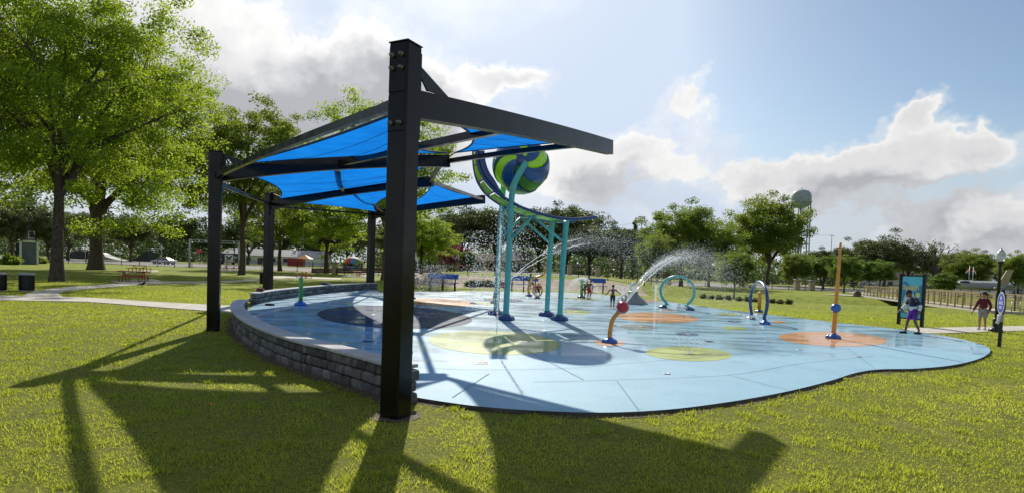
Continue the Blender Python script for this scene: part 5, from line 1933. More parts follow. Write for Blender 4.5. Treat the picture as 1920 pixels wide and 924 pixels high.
def grow(seed, H, crown_z, rx, rz, trunk_r, fork, nclump, per, clump_r, leaf, mat, lean=(0, 0), limbs=8, low=-.75, shell=.5, flat_=.62, lumps=5, twig=.02, ry=None):
    """trunk with limbs reaching leaf clumps spread through a lumpy crown; returns (wood mesh, leaf mesh)"""
    r = np.random.default_rng(seed)
    ry = ry or rx
    lob = rnd_dirs(lumps, r) * .5
    pts = []
    while len(pts) < nclump:
        d = rnd_dirs(1, r)[0]
        if d[2] < low:
            continue
        rad = (shell + (1 - shell) * r.random() ** .6)
        k = 1 + .22 * max(0, max(d @ (l / .5) for l in lob)) ** 3 - .16 + .15 * r.normal()
        q = d * rad * k * np.array([rx, ry, rz])
        q[2] += crown_z
        q[0] += lean[0]; q[1] += lean[1]
        if q[2] < fork * .75:
            continue
        pts.append(q)
    pts = np.array(pts)
    wood = MB()
    top = crown_z + rz * .55
    tp = [Vector((lean[0] * (k / 7) ** 1.6 + r.normal() * .08 * (k > 0) * trunk_r * 3, lean[1] * (k / 7) ** 1.6 + r.normal() * .08 * (k > 0) * trunk_r * 3, top * k / 7)) for k in range(8)]
    sp_ = spline(tp, 4)
    nn = len(sp_)
    wood.tube([Vector((sp_[0].x, sp_[0].y, -.3))] + sp_, [trunk_r * 1.55] + [trunk_r * ((1.35 if i == 0 else 1.0 + .3 * max(0, 1 - i / 3)) * (1 - .86 * (i / nn) ** .9)) for i in range(nn)], 10)
    ends = []
    for k in range(limbs):
        a = k * 2.399 + r.random() * .6
        el = .05 + .85 * r.random()
        e = Vector((lean[0] + rx * .72 * math.cos(a) * math.cos(el), lean[1] + ry * .72 * math.sin(a) * math.cos(el), crown_z + rz * (.75 * math.sin(el) - .25)))
        h0 = fork * (.9 + .25 * r.random()) + (k / limbs) * (crown_z - fork) * .55
        s0 = min(range(nn), key=lambda i: abs(sp_[i].z - h0))
        p0 = sp_[s0]
        m1 = p0.lerp(e, .35) + Vector((0, 0, .14 * (e - p0).length)) + Vector(r.normal(0, .25, 3))
        m2 = p0.lerp(e, .72) + Vector((0, 0, .12 * (e - p0).length)) + Vector(r.normal(0, .35, 3))
        path = spline([p0, m1, m2, e], 5)
        r0 = trunk_r * (.50 - .22 * k / limbs)
        wood.tube(path, [r0 * (1 - .85 * i / len(path)) + .01 for i in range(len(path))], 7)
        ends.append(np.array([tuple(q) for q in path[3:]]))
    allp = np.concatenate(ends)
    for q in pts[:: 1 if nclump < 140 else 2]:
        i = np.argmin(((allp - q) ** 2).sum(1) * (1 + .5 * r.random(len(allp))))
        a = Vector(allp[i]); b = Vector(q)
        mid = a.lerp(b, .5) + Vector(r.normal(0, .12, 3)) * (b - a).length
        wood.tube([a, mid, b], [twig * 1.8 * (trunk_r / .4), twig * 1.2, twig * .5], 4, cap=False)
    wm = bpy.data.meshes.new('trunk')
    wm.from_pydata(wood.v, [], wood.f); wm.polygons.foreach_set('use_smooth', wood.smooth); wm.materials.append(MATS['bark'])
    sig = clump_r * (.6 + .7 * r.random(len(pts)))
    lm = leaves_mesh('crown', pts, per, sig, leaf, mat, r, flat_)
    return wm, lm


def tree(name, label, loc, meshes, rotz=0.0, scale=1.0, group=None):
    t = thing(name, label, 'tree', loc, rotz, group)
    t.scale = scale if not isinstance(scale, (int, float)) else (scale,) * 3
    for nm, me in zip(('trunk', 'crown'), meshes):
        o = bpy.data.objects.new(nm, me); COL.objects.link(o); o.parent = t
    return t


def size_for(px, py_base, py_top, Y=None):
    c = GT(px, py_base) if Y is None else on_land(P(px, 500, Y).x, Y)
    topz = P(px, py_top, c.y).z
    return c, topz - c.z


# the two great bright trees on the left lawn and their neighbours
T1 = grow(21, 21, 12.6, 8.6, 8.6, .40, 5.0, 450, 280, .80, .090, 'leaf_bright', limbs=13, low=-.95, shell=.35, lean=(.6, 0))
tree('pecan_tree', 'great bright green tree nearest on the left lawn, right of the litter bin', GT(107, 527), T1)
T2 = grow(22, 20, 12.5, 9.5, 8.6, .62, 4.2, 400, 230, .92, .12, 'leaf_bright', limbs=12, low=-.95, shell=.35, lean=(1.2, 0))
tree('pecan_tree', 'broad bright tree with dark forked trunk beside the yellow road sign', GT(180, 505.5), T2, scale=1.25)
c = on_land(-41, 40)
tree('pecan_tree', 'bright tree whose boughs fill the upper left corner', c, T1, rotz=2.1, scale=1.08)
T5 = grow(23, 21, 13.5, 8.6, 8.2, .36, 5.5, 330, 170, .80, .13, 'leaf_mid', limbs=12, low=-.9, shell=.38, lean=(.8, 0))
c, h = size_for(453, 515, 178)
tree('pecan_tree', 'tall green tree behind the left end of the shade sails', c, T5, scale=h / 21.5)
T9 = grow(24, 22, 13.0, 8.4, 8.8, .42, 5.0, 330, 165, .82, .135, 'leaf_bright', limbs=12, low=-.95, shell=.4)
c, h = size_for(722, 0, 182, 72)
tree('pecan_tree', 'bright tree rising behind the tall near post', c, T9, rotz=.7, scale=h / 22)
c, h = size_for(525, 508, 330)
tree('pecan_tree', 'leaning green tree right of the second shade post', c, T5, rotz=2.6, scale=(h / 17, h / 17, h / 21))
c, h = size_for(612, 512, 335)
tree('pecan_tree', 'curved-trunk tree beside the stone gate pillar', c, T9, rotz=3.9, scale=(h / 17, h / 17, h / 21))
c, h = size_for(790, 0, 395, 78)
tree('pecan_tree', 'low spreading bright tree just right of the near post', c, T9, rotz=5.0, scale=(h / 14, h / 14, h / 22))
FO = grow(31, 14, 8.6, 7.2, 5.6, .45, 3.2, 170, 150, 1.05, .19, 'leaf_oak', limbs=8, low=-.6, shell=.45)
FO2 = grow(32, 14, 8.2, 7.8, 5.4, .42, 3.0, 170, 150, 1.1, .19, 'leaf_oak', limbs=8, low=-.5, shell=.45)
FR = grow(33, 9, 5.6, 3.6, 3.6, .22, 2.2, 130, 170, .55, .12, 'leaf_round', limbs=7, low=-.75, shell=.55, lumps=3)
FG = grow(34, 14, 8.6, 6.4, 6.0, .33, 3.0, 220, 190, .9, .15, 'leaf_mid', limbs=10, low=-.85, shell=.4)
FF = grow(35, 14, 8.4, 6.0, 5.8, .30, 2.5, 80, 90, 1.25, .30, 'leaf_far', limbs=6, low=-.8, shell=.45)
FF2 = grow(36, 14, 8.0, 6.6, 5.4, .30, 2.5, 80, 90, 1.25, .30, 'leaf_far', limbs=6, low=-.7, shell=.45)
FRED = grow(37, 6, 3.6, 3.4, 2.6, .12, 1.2, 60, 90, .65, .16, 'leaf_red', limbs=6, low=-.7)
tree('small_tree', 'small dark tree beside the slate blue shed', GT(90, 492), FO, scale=.62)
c, h = size_for(597, 492, 400)
tree('oak_tree', 'dark trunked oak behind the stone gate pillar', c, FO2, rotz=1.1, scale=h / 14)
for px, Y, ytop, me_, rz, lab in ((22, 108, 372, FO, 2.0, 'dark oak behind the shed at the left edge'), (128, 128, 392, FO2, .4, 'dark oak between the two great trunks'), (-30, 95, 380, FO2, 4.0, 'dark oak cut by the left edge of the picture'), (245, 150, 408, FO, 3.0, 'dark oak right of the forked trunk')):
    c, h = size_for(px, 0, ytop, Y)
    tree('oak_tree', lab, c, me_, rotz=rz, scale=h / 13.6)
# dark live oaks across the road in the middle
for px, Y, ytop, me, rz, lab, wx in [
        (865, 165, 398, FO, .3, 'dark oak behind the red-leaved shrub', 1.0), (930, 158, 388, FO2, 1.9, 'big dark oak right behind the tops of the turquoise columns', 1.1),
        (1010, 170, 402, FO, 3.1, 'dark oak seen between the turquoise columns', 1.0), (1062, 155, 386, FO2, 4.4, 'tallest dark oak right of the turquoise columns', 1.05),
        (1105, 140, 432, FO, 5.2, 'wide dark oak under the arching spray', 1.25), (1165, 150, 424, FO2, .9, 'dark oak beside the pointed conifer', 1.0), (1215, 170, 440, FO, 2.2, 'dark oak left of the bright trees', 1.0), (805, 175, 420, FO2, 2.9, 'dark oak behind the white vehicle and spray', 1.0)]:
    c, h = size_for(px, 0, ytop, Y)
    tree('live_oak', lab, c, me, rotz=rz, scale=(h / 13.4 * wx, h / 13.4 * wx, h / 13.4), group='dark oaks across the road')
# bright trees at right centre
for px, yb, Y, ytop, me, rz, sx, lab in [
        (1278, 0, 98, 384, FG, .4, 1.05, 'bright green tree left of the two right-hand trees'), (1232, 0, 90, 440, FG, 3.3, 1.0, 'lower bright tree behind the arching spray'), (1330, 0, 104, 412, FG, 5.1, .95, 'bright tree in the gap between two taller ones'),
        (1438, 534, None, 368, FG, 2.4, .95, 'tallest bright tree standing before the water tower'), (1376, 560, None, 470, FG, 1.3, .9, 'young tree on the right lawn behind the spray'), (1492, 0, 118, 474, FG, 4.3, 1.0, 'green tree at the foot of the water tower')]:
    c, h = size_for(px, yb, ytop, Y)
    tree('elm_tree', lab, c, me, rotz=rz, scale=(h / 14.2 * sx, h / 14.2 * sx, h / 14.2), group='bright trees on the right')
# clipped round trees and others on the far right
for px, yb, Y, ytop, me, rz, sx, lab in [
        (1546, 0, 118, 479, FR, .2, 1.35, 'flat dark round tree behind the far lamp'), (1582, 549, None, 478, FR, 1.2, 1.0, 'round clipped tree on a thin trunk before the far road'), (1632, 0, 112, 488, FR, 2.9, 1.2, 'dark round tree between mast and sign'), (1652, 0, 120, 487, FR, 4.0, 1.15, 'round tree nearest the sign\'s left post'),
        (1773, 0, 78, 511, FR, 5.0, 1.15, 'small bright round tree beyond the footbridge')]:
    c, h = size_for(px, yb, ytop, Y)
    tree('round_tree', lab, c, me, rotz=rz, scale=(h / 9 * sx, h / 9 * sx, h / 9))
for px, Y, ytop, me, rz, sx, lab in [
        (1660, 150, 450, FO, 1.5, 1.1, 'big grey-green oak behind the sign'), (1705, 165, 462, FO2, 2.5, 1.0, 'dark oak directly behind the sign panel'), (1600, 190, 462, FO, .5, 1.0, 'dark far oak left of the big grey-green oak'), (1815, 150, 474, FG, .9, 1.25, 'green tree behind the flags and aircraft'),
        (1790, 165, 470, FO2, 3.5, .9, 'dark oak behind the bare-branched tree'), (1852, 175, 482, FO, 4.4, 1.0, 'dark oak behind the parked aircraft'), (1905, 110, 478, FG, 5.4, .8, 'light green tree at the right edge of the picture'), (1540, 200, 466, FO2, 1.0, 1.0, 'distant oak right of the water tower')]:
    c, h = size_for(px, 0, ytop, Y)
    tree('oak_tree', lab, c, me, rotz=rz, scale=(h / 13.6 * sx, h / 13.6 * sx, h / 13.6))
# nearly bare tree
BT = grow(41, 12, 8, 5.0, 4.6, .3, 3.0, 90, 7, .6, .2, 'leaf_far', limbs=11, low=-.2, shell=.6, twig=.05)
c, h = size_for(1752, 0, 452, 140)
tree('bare_tree', 'almost leafless tree with bare upper twigs right of the sign', c, BT, scale=h / 12.4)
c, h = size_for(852, 0, 458, 112)
tree('red_shrub', 'dark red-leaved shrub across the road behind the first bench', c, FRED, scale=h / 6.2)
c = GT(1487, 533)
tree('small_tree', 'small dark bush-like tree beside the pale stone pillar', c, FR, scale=(.42, .42, .46))
c, h = size_for(877, 0, 470, 108)
tree('small_tree', 'slender young tree with sparse leaves by the road', c, FR, scale=(.5, .5, h / 9))
# columnar conifer
r = np.random.default_rng(77)
cz = np.linspace(.5, 15, 60)
cen = np.stack([r.normal(0, .25, 60), r.normal(0, .25, 60), cz], 1)
cm = leaves_mesh('crown', cen, 45, 1.15 * (1 - cz / 16.5) ** .7 + .15, .22, 'leaf_oak', r, .9, .35)
mb = MB().tube([(0, 0, -.2), (.05, 0, 8), (0, 0, 15)], [.22, .14, .03], 8)
wm = bpy.data.meshes.new('trunk'); wm.from_pydata(mb.v, [], mb.f); wm.materials.append(MATS['bark'])
c, h = size_for(1187, 0, 412, 175)
tree('conifer', 'dark pointed conifer standing above the oaks', c, (wm, cm), scale=(h / 15.5 * .9, h / 15.5 * .9, h / 15.5))
# trees beyond the road on the left
rr_ = random.Random(15)
FARL = ['hazy tree behind the shed roof', 'far tree left of the yellow road sign', 'far tree between the forked trunk and the signs', 'grey-green far tree behind the white car', 'pale far tree above the skate ramps', 'reddish-grey far tree behind the back of the white car',
        'far tree behind the white lorry', 'far tree behind the stop sign', 'far tree beside the gate frame', 'far tree above the white trailer roofs', 'far tree above the long white shed', 'far tree behind the red container', 'far tree over the parked pickup', 'far tree behind the striped tent', 'far tree right of the striped tent', 'far tree left edge beyond the shed']
for k, lab in enumerate(FARL):
    px = [60, 150, 205, 245, 275, 318, 345, 385, 420, 465, 510, 560, 600, 650, 745, 10][k]
    Y = rr_.uniform(185, 250)
    c, h = size_for(px, 0, rr_.uniform(400, 436) if px > 180 else rr_.uniform(395, 430), Y)
    tree('far_tree', lab, c, (FF, FF2)[k % 2], rotz=rr_.uniform(0, 6), scale=(h / 13.5 * rr_.uniform(1.0, 1.4),) * 2 + (h / 13.5,), group='trees beyond the road')
# distant wood and the undergrowth below the far trees, each as one mass
r = np.random.default_rng(99)
for nm, lab, n_, ya, yb, per_, leaf_ in (('distant_wood', 'distant line of trees along the horizon', 1000, 250, 400, 70, .75), ('undergrowth', 'dark undergrowth below the far trees beyond the road', 900, 190, 240, 60, .46)):
    cen = []
    for k in range(n_):
        px = r.uniform(-200, 2130); Y = r.uniform(ya, yb)
        if nm == 'undergrowth' and (395 < px < 700):
            continue
        x = P(px, 500, Y).x
        wv = 2.5 * math.sin(px * .013) + 2 * math.sin(px * .041 + 1)
        topm = ((19 if px < 760 else 11) + wv) if nm == 'distant_wood' else (6.5 + .6 * wv) * (1.0 if px < 1250 else .7)
        cen.append((x, Y, r.uniform(.3, topm)))
    cen = np.array(cen)
    me = leaves_mesh(nm, cen, per_, r.uniform(2.2, 3.6, len(cen)) * (1 if n_ > 500 else .6), leaf_, 'leaf_far', r, .75, .35)
    o = bpy.data.objects.new(nm, me); COL.objects.link(o)
    tag(o, lab, 'trees' if nm == 'distant_wood' else 'undergrowth', kind='stuff')


# low shrubs along the pad and bank
def shrub_mesh(seed, s=.38, n=26, per=34, leaf=.05, mat='leaf_oak'):
    r = np.random.default_rng(seed)
    d = rnd_dirs(n, r); d[:, 2] = np.abs(d[:, 2])
    cen = d * (r.random((n, 1)) ** .4) * s * np.array([1, 1, .9])
    cen[:, 2] += .06
    mb = MB()
    for q in cen[::2]:
        mb.tube([(0, 0, -.05), tuple(q * .6), tuple(q)], [.015, .01, .004], 4)
    wm = bpy.data.meshes.new('stems'); wm.from_pydata(mb.v, [], mb.f); wm.materials.append(MATS['bark'])
    return wm, leaves_mesh('foliage', cen, per, np.full(n, s * .30), leaf, mat, r, .8, .4)


SH = [shrub_mesh(1), shrub_mesh(2)]
PLACES = ['left of the spray curtain under the teal hoop', 'second in the row right of the teal hoop', 'third in the row right of the teal hoop', 'fourth in the row, behind the navy spot', 'fifth in the row left of the navy hoop', 'just left of the navy hoop', 'framed inside the navy hoop', 'right of the orange bollard', 'second right of the orange bollard', 'last of the row on the right lawn']
for k, px in enumerate((1318, 1333, 1349, 1366, 1385, 1402, 1414, 1447, 1462, 1480)):
    py = 559 + (px - 1318) * .068
    c = GT(px, py)
    t = thing('shrub', 'low dark shrub ' + PLACES[k], 'shrub', c, rr_.uniform(0, 6), 'low shrubs beyond the right edge of the pad')
    t.scale = (.78, .78, rr_.uniform(.8, 1.1))
    for nm, me in zip(('stems', 'foliage'), SH[k % 2]):
        o = bpy.data.objects.new(nm, me); COL.objects.link(o); o.parent = t
PLACES = ['right of the first blue bench', 'second from the first blue bench', 'third from the first blue bench', 'next to the far red ball', 'behind the left turquoise column']
for k, px in enumerate((879, 891, 903, 918, 937)):
    c = GT(px, 536.5)
    t = thing('shrub', 'small shrub at the foot of the tan bank ' + PLACES[k], 'shrub', c, rr_.uniform(0, 6), 'shrubs below the tan bank')
    t.scale = (1.35, 1.35, 1.5)
    for nm, me in zip(('stems', 'foliage'), SH[(k + 1) % 2]):
        o = bpy.data.objects.new(nm, me); COL.objects.link(o); o.parent = t
HB = shrub_mesh(7, .9, 40, 60, .10, 'leaf_mid')
for px, py, s, lab in ((22, 496, 1.2, 'bushy flowering shrub in front of the shed'), (47, 494, 1.0, 'loose pale shrub against the shed wall'), (78, 494, .9, 'small shrub right of the shed')):
    t = thing('shrub', lab, 'shrub', GT(px, py), 0, 'shrubs by the shed')
    t.scale = (s, s, s * 1.2)
    for nm, me in zip(('stems', 'foliage'), HB):
        o = bpy.data.objects.new(nm, me); COL.objects.link(o); o.parent = t
# ------------------------------------------------------------------ vehicles
def car(label, loc, rotz, paint, kind='sedan', name='parked_car', cat='car'):
    """built along +X (nose), origin at the ground under its middle"""
    t = thing(name, label, cat, loc, rotz, 'vehicles around the park')
    L, W = (4.75, 1.80) if kind == 'sedan' else (4.8, 1.9) if kind == 'suv' else (5.5, 1.95)
    mk = lambda mb, n, m, p=None: mb.build(n, m, p or t, world_coords=False)
    h = {'sedan': .93, 'suv': 1.08, 'pickup': 1.10}[kind]

    def loft(secs, close=True):
        mb = MB()
        n = len(secs[0]); vs = [v for s in secs for v in s]
        fs = [(i * n + k, i * n + (k + 1) % n, (i + 1) * n + (k + 1) % n, (i + 1) * n + k) for i in range(len(secs) - 1) for k in range(n)]
        fs += [tuple(range(n - 1, -1, -1)), tuple(range((len(secs) - 1) * n, len(secs) * n))]
        return mb.add(vs, fs, True)

    def sec(x, w_, z0, z1):
        w_ /= 2
        return [(x, -w_ * .90, z0), (x, -w_, z0 + (z1 - z0) * .30), (x, -w_ * .99, z0 + (z1 - z0) * .72), (x, -w_ * .90, z1), (x, w_ * .90, z1), (x, w_ * .99, z0 + (z1 - z0) * .72), (x, w_, z0 + (z1 - z0) * .30), (x, w_ * .90, z0)]
    l2 = L / 2
    mk(loft([sec(-l2, W * .84, .42, h * .82), sec(-l2 + .14, W * .95, .30, h * .98), sec(-l2 * .55, W, .24, h), sec(0, W, .22, h), sec(l2 * .45, W, .24, h * .97), sec(l2 * .8, W * .97, .26, h * .86), sec(l2 - .1, W * .90, .30, h * .74), sec(l2, W * .80, .38, h * .62)]), 'body', paint)
    top = {'sedan': 1.45, 'suv': 1.72, 'pickup': 1.80}[kind]
    cx = {'sedan': [(-1.75, h - .03), (-.95, top - .04), (-.1, top), (.55, top - .05), (1.35, h - .05)], 'suv': [(-2.25, h), (-2.0, top - .06), (-.5, top), (.45, top - .05), (1.25, h)], 'pickup': [(-.75, h), (-.62, top - .04), (0, top), (.65, top - .05), (1.25, h)]}[kind]
    cab = MB(); n = len(cx)
    vs = []
    for s in (-1, 1):
        for x, z in cx:
            k = (z - h) / (top - h)
            vs.append((x, s * (W / 2 * .93 - .16 * max(0, k)), z))
    fs = [(i, i + 1, n + i + 1, n + i) for i in range(n - 1)] + [tuple(range(n)), tuple(range(2 * n - 1, n - 1, -1))]
    cab.add(vs, fs)
    co = mk(cab, 'cabin', paint)
    # glass: side panes, screen, rear screen
    def lerp(a, b, t_): return tuple(a[i] + (b[i] - a[i]) * t_ for i in range(3))
    for s in (0, 1):
        yo = -.012 if s == 0 else .012
        base = [vs[s * n + i] for i in range(n)]
        bl, br = base[0], base[-1]
        tops = base[1:-1]
        split = (tops[0][0] + tops[-1][0]) / 2 + .05
        for x0, x1 in ((bl[0] + .30, split - .05), (split + .05, br[0] - .32)):
            def zt(x):
                for i in range(n - 1):
                    if base[i][0] <= x <= base[i + 1][0]:
                        q = (x - base[i][0]) / (base[i + 1][0] - base[i][0])
                        return base[i][2] + (base[i + 1][2] - base[i][2]) * q
                return h
            def pt(x, z):
                k = max(0, (z - h) / (top - h))
                sgn = -1 if s == 0 else 1
                return (x, sgn * (W / 2 * .93 - .16 * k) + yo, z)
            xm0, xm1 = x0 + (.18 if x0 < split - .3 else .02), x1 - (.02 if x1 < split + .1 else .18)
            q = [pt(x0, h + .05), pt(x1, h + .05), pt(xm1, max(h + .1, zt(xm1) - .10)), pt((xm0 + xm1) / 2, zt((xm0 + xm1) / 2) - .09), pt(xm0, max(h + .1, zt(xm0) - .10))]
            mk(MB().add(q, [tuple(range(5)) if s == 0 else tuple(range(4, -1, -1))]), 'window', 'window_dark', co)
    for i in (0, n - 2):
        a0, a1, b0, b1 = vs[i], vs[i + 1], vs[n + i], vs[n + i + 1]
        dx = -.012 if i == 0 else .012
        q = [lerp(lerp(a0, a1, .12), lerp(b0, b1, .12), .08), lerp(lerp(a0, a1, .12), lerp(b0, b1, .12), .92), lerp(lerp(a0, a1, .9), lerp(b0, b1, .9), .90), lerp(lerp(a0, a1, .9), lerp(b0, b1, .9), .10)]
        mk(MB().add([(x + dx, y, z + .012) for x, y, z in q], [(0, 1, 2, 3)]), 'windscreen', 'window_dark', co)
    if kind == 'pickup':
        for s in (-1, 1):
            mk(MB().box((-1.65, s * .88, h + .06), (1.9, .08, .14)), 'bed_side', paint)
    for x in (-l2 * .60, l2 * .62):
        for s in (-1, 1):
            ty = mk(MB().lathe([(.20, -.10), (.33, -.10), (.345, -.07), (.345, .07), (.33, .10), (.20, .10)], (x, s * (W / 2 - .10), .345), 22, axis=(0, s, 0)), 'wheel', 'tyre')
            mk(MB().lathe([(.21, .085), (.21, .102), (.17, .108), (.04, .10)], (x, s * (W / 2 - .10), .345), 16, axis=(0, s, 0)), 'rim', 'rim', ty)
    for s in (-1, 1):
        mk(MB().box((l2 - .12, s * W * .33, h * .66), (.18, .34, .13), bev=.03), 'headlight', 'lamp_lens')
        mk(MB().box((-l2 + .07, s * W * .36, h * .80), (.14, .30, .14), bev=.03), 'tail_light', 'tail_red')
        mk(MB().box((.85, s * (W / 2 + .06), h + .06), (.14, .14, .10), bev=.03), 'mirror', paint)
    return t


for px, py, rz, paint, kind, lab in [
        (307, 495.5, R(178), 'car_white', 'sedan', 'white car driving past behind the red picnic tables'), (663, 503.5, R(2), 'car_silver', 'sedan', 'white sedan parked by the gate next to the stone pillar'),
        (677, 491.5, R(85), 'car_tan', 'suv', 'tan van seen from behind, right of the white sedan'), (630, 484.5, R(-88), 'car_white', 'pickup', 'white pickup facing the camera in the far car park'), (640, 482.3, R(-85), 'car_dark', 'suv', 'dark car behind the white pickup in the far car park'),
        (583, 482.5, R(190), 'car_silver', 'pickup', 'silver pickup parked by the red container'), (809, 505.5, R(-100), 'car_white', 'suv', 'white hatchback on the road behind the spray'), (1412, 529.5, R(170), 'car_red', 'suv', 'red car parked behind the navy hoop'),
        (1228, 521.5, R(176), 'car_white', 'suv', 'pale van half hidden by the bright trees'), (1618, 527.5, R(10), 'car_dark', 'suv', 'dark blue car under the round trees'), (1665, 533, R(6), 'car_dark', 'sedan', 'dark car glimpsed left of the sign'), (845, 503, R(170), 'car_silver', 'sedan', 'silver car glimpsed through spray on the road')]:
    car(lab, GT(px, py) + Vector((0, 0, .05)), rz, paint, kind)
# white lorry cab
c = GT(337, 483.5)
t = thing('lorry', 'white lorry with tall cab across the road', 'lorry', c)
MB().box(c + Vector((0, 0, 1.9)), (2.4, 2.4, 2.4), bev=.25).build('cab', 'car_white', t)
MB().box(c + Vector((0, -1.3, 1.0)), (2.3, 1.6, 1.1), bev=.2).build('bonnet', 'car_white', t)
MB().box(c + Vector((0, -1.21, 2.3)), (2.0, .05, .8)).build('windscreen', 'window_dark', t)
MB().box(c + Vector((5.2, 2.5, 1.9)), (7.5, 2.4, 2.6), bev=.1).build('box', 'bright_blue_paint', t)
for x in (-.95, .95, 3.2, 7.4):
    MB().lathe([(.3, -.15), (.48, -.15), (.48, .15), (.3, .15)], c + Vector((x, -1.2 if x < 2 else 1.5, .48)), 16, axis=(0, 1, 0)).build('wheel', 'tyre', t)

# ------------------------------------------------------------------ buildings
def gable(label, name, cx, cy, w_, d_, h_, roof_h, wall, roof, wins=(), rz=0.0, trim=None, ridge='x', doors=()):
    c = on_land(cx, cy)
    t = thing(name, label, 'building', c, rz)
    mk = lambda mb, n, m, p=None: mb.build(n, m, p or t, world_coords=False)
    wl = mk(MB().box((0, 0, h_ / 2), (w_, d_, h_)), 'wall', wall)
    e = .35
    if ridge == 'x':
        prof = [(-d_ / 2 - e, h_ - .05), (d_ / 2 + e, h_ - .05), (0, h_ + roof_h)]
        M = Matrix.Rotation(R(90), 4, 'Z') @ Matrix.Rotation(R(90), 4, 'X')
        ln = w_
    else:
        prof = [(-w_ / 2 - e, h_ - .05), (w_ / 2 + e, h_ - .05), (0, h_ + roof_h)]
        M = Matrix.Rotation(R(90), 4, 'X')
        ln = d_
    if ridge == 'x':
        mk(MB().prism(prof, -ln / 2 - e, ln / 2 + e, M), 'roof', roof)
    else:
        mk(MB().prism([(-w_ / 2, h_), (w_ / 2, h_), (0, h_ + roof_h - .1)], -ln / 2, ln / 2, M), 'gable', wall)
        for s in (-1, 1):
            sl_ = math.hypot(w_ / 2 + e, roof_h)
            ang = math.atan2(roof_h, w_ / 2)
            mk(MB().box((s * (w_ / 4 + e / 4), 0, h_ + roof_h / 2 - .02), (sl_ + .1, ln + 2 * e, .14), rot=Matrix.Rotation(s * ang, 3, 'Y')), 'roof', roof)
    for (x, z, ww, hh) in wins:
        f = mk(MB().box((x, -d_ / 2 - .03, z), (ww + .2, .08, hh + .2)), 'window', trim or 'trim_white', None)
        mk(MB().box((x, -d_ / 2 - .06, z), (ww, .06, hh)), 'pane', 'window_dark', f)
    for (x, ww, hh) in doors:
        mk(MB().box((x, -d_ / 2 - .04, hh / 2), (ww, .08, hh)), 'door', 'window_dark')
    if trim:
        for s in (-1, 1):
            mk(MB().box((s * w_ / 2, -d_ / 2 - .04, h_ / 2), (.24, .12, h_)), 'corner_board', trim)
        mk(MB().box((0, -d_ / 2 - .05, h_), (w_ + .3, .1, .28)), 'frieze', trim)
    return t


# slate blue shed at far left
p0, p1 = GT(33, 495), GT(69, 495)
cx, cy, ww = (p0.x + p1.x) / 2, p0.y + 3, (p1.x - p0.x)
t = gable('slate blue gabled shed with white trim at the left', 'shed', cx, cy, ww, 5.5, 3.2, 2.3, 'slate_siding', 'slate_dark', wins=((.25, 4.1, .5, .8),), trim='trim_white', ridge='y', rz=R(40))
for k in range(12):
    MB().box((0, -2.76, .2 + k * .25), (ww - .3, .05, .22), rot=Matrix.Rotation(R(5), 3, 'X')).build('siding_board', 'slate_siding', t, world_coords=False)
MB().box((-ww / 2 - 1.2, .4, 1.45), (2.3, 4.4, 2.9)).build('side_wing', 'slate_dark', t, world_coords=False)
# long white market shed, houses, others
gable('long white-roofed shed behind the middle shade posts', 'market_shed', P(520, 490, 205).x, 205, 34, 10, 3.0, 2.3, 'white_paint', 'shingle_grey', wins=[(-12 + 4.2 * k, 1.7, 1.5, 1.2) for k in range(6)], doors=((-4, 1.4, 2.2), (7, 3.0, 2.4)))
gable('house with pale grey roof seen between the turquoise columns', 'house', P(972, 490, 172).x, 172, 8, 8, 3.2, 2.6, 'tan_stone', 'shingle_grey', wins=((-2.5, 1.6, 1.2, 1.2), (2.2, 1.6, 1.2, 1.2)), doors=((0, 1.0, 2.1),))
gable('low tan house behind the dark oaks', 'house', P(898, 490, 185).x, 185, 16, 9, 3.0, 2.2, 'tan_stone', 'shingle_brown', wins=((-4, 1.7, 1.4, 1.2), (0, 1.7, 1.4, 1.2), (4, 1.7, 1.4, 1.2)))
t = gable('two-storey white house with porch columns at right', 'house', P(1888, 500, 165).x, 165, 15, 9, 5.2, 2.2, 'white_paint', 'shingle_brown', wins=[(-6 + 3 * k, z, 1.2, 1.3) for k in range(5) for z in (1.7, 4.0)], doors=((0, 1.1, 2.2),))
MB().box((0, -6.3, 2.65), (17, 3.6, .2)).build('porch_floor', 'white_paint', t, world_coords=False)
for k in range(7):
    MB().box((-8 + k * 2.66, -7.9, 2.6), (.26, .26, 5.2)).build('porch_column', 'white_paint', t, world_coords=False)
gable('white shed behind the parked aircraft', 'shed', P(1826, 500, 128).x, 128, 11, 6, 2.4, .7, 'white_paint', 'shingle_grey', wins=((-4, 1.7, 1.3, 1.0),))
gable('pale house glimpsed behind the sign', 'house', P(1672, 500, 185).x, 185, 14, 9, 3.2, 2.2, 'white_paint', 'shingle_brown', wins=((-3, 1.7, 1.4, 1.2), (2, 1.7, 1.4, 1.2)))
# stalls and trailers at the far car park
c = on_land(P(431, 480, 165).x, 165)
t = thing('trailer', 'dark open trailer with a white emblem panel', 'trailer', c)
MB().box(c + Vector((0, 0, 1.9)), (7.2, 2.6, 2.5), bev=.05).build('body', 'slate_dark', t)
pn = MB().box(c + Vector((.4, -1.33, 1.8)), (2.3, .06, 2.1)).build('emblem_panel', 'trim_white', t)
M = Matrix.Translation(c + Vector((.4, -1.365, 2.0))) @ Matrix.Rotation(R(90), 4, 'X')
MB().prism([(-.95, .75), (-.15, .15), (0, -.1), (.15, .15), (.95, .75), (.75, .05), (.3, -.35), (0, -.75), (-.3, -.35), (-.75, .05)], 0, .02, M).build('emblem', 'slate_dark', pn)
for k in (-1, 1):
    MB().box(c + Vector((1.9 + .2 * k, -1.33, 1.6 + .5 * k)), (.8, .05, .7)).build('poster', 'sign_orange' if k < 0 else 'grey_paint', t)
for x in (-1.5, 1.5):
    MB().lathe([(.2, -.12), (.38, -.12), (.38, .12), (.2, .12)], c + Vector((x, -1.2, .38)), 14, axis=(0, 1, 0)).build('wheel', 'tyre', t)
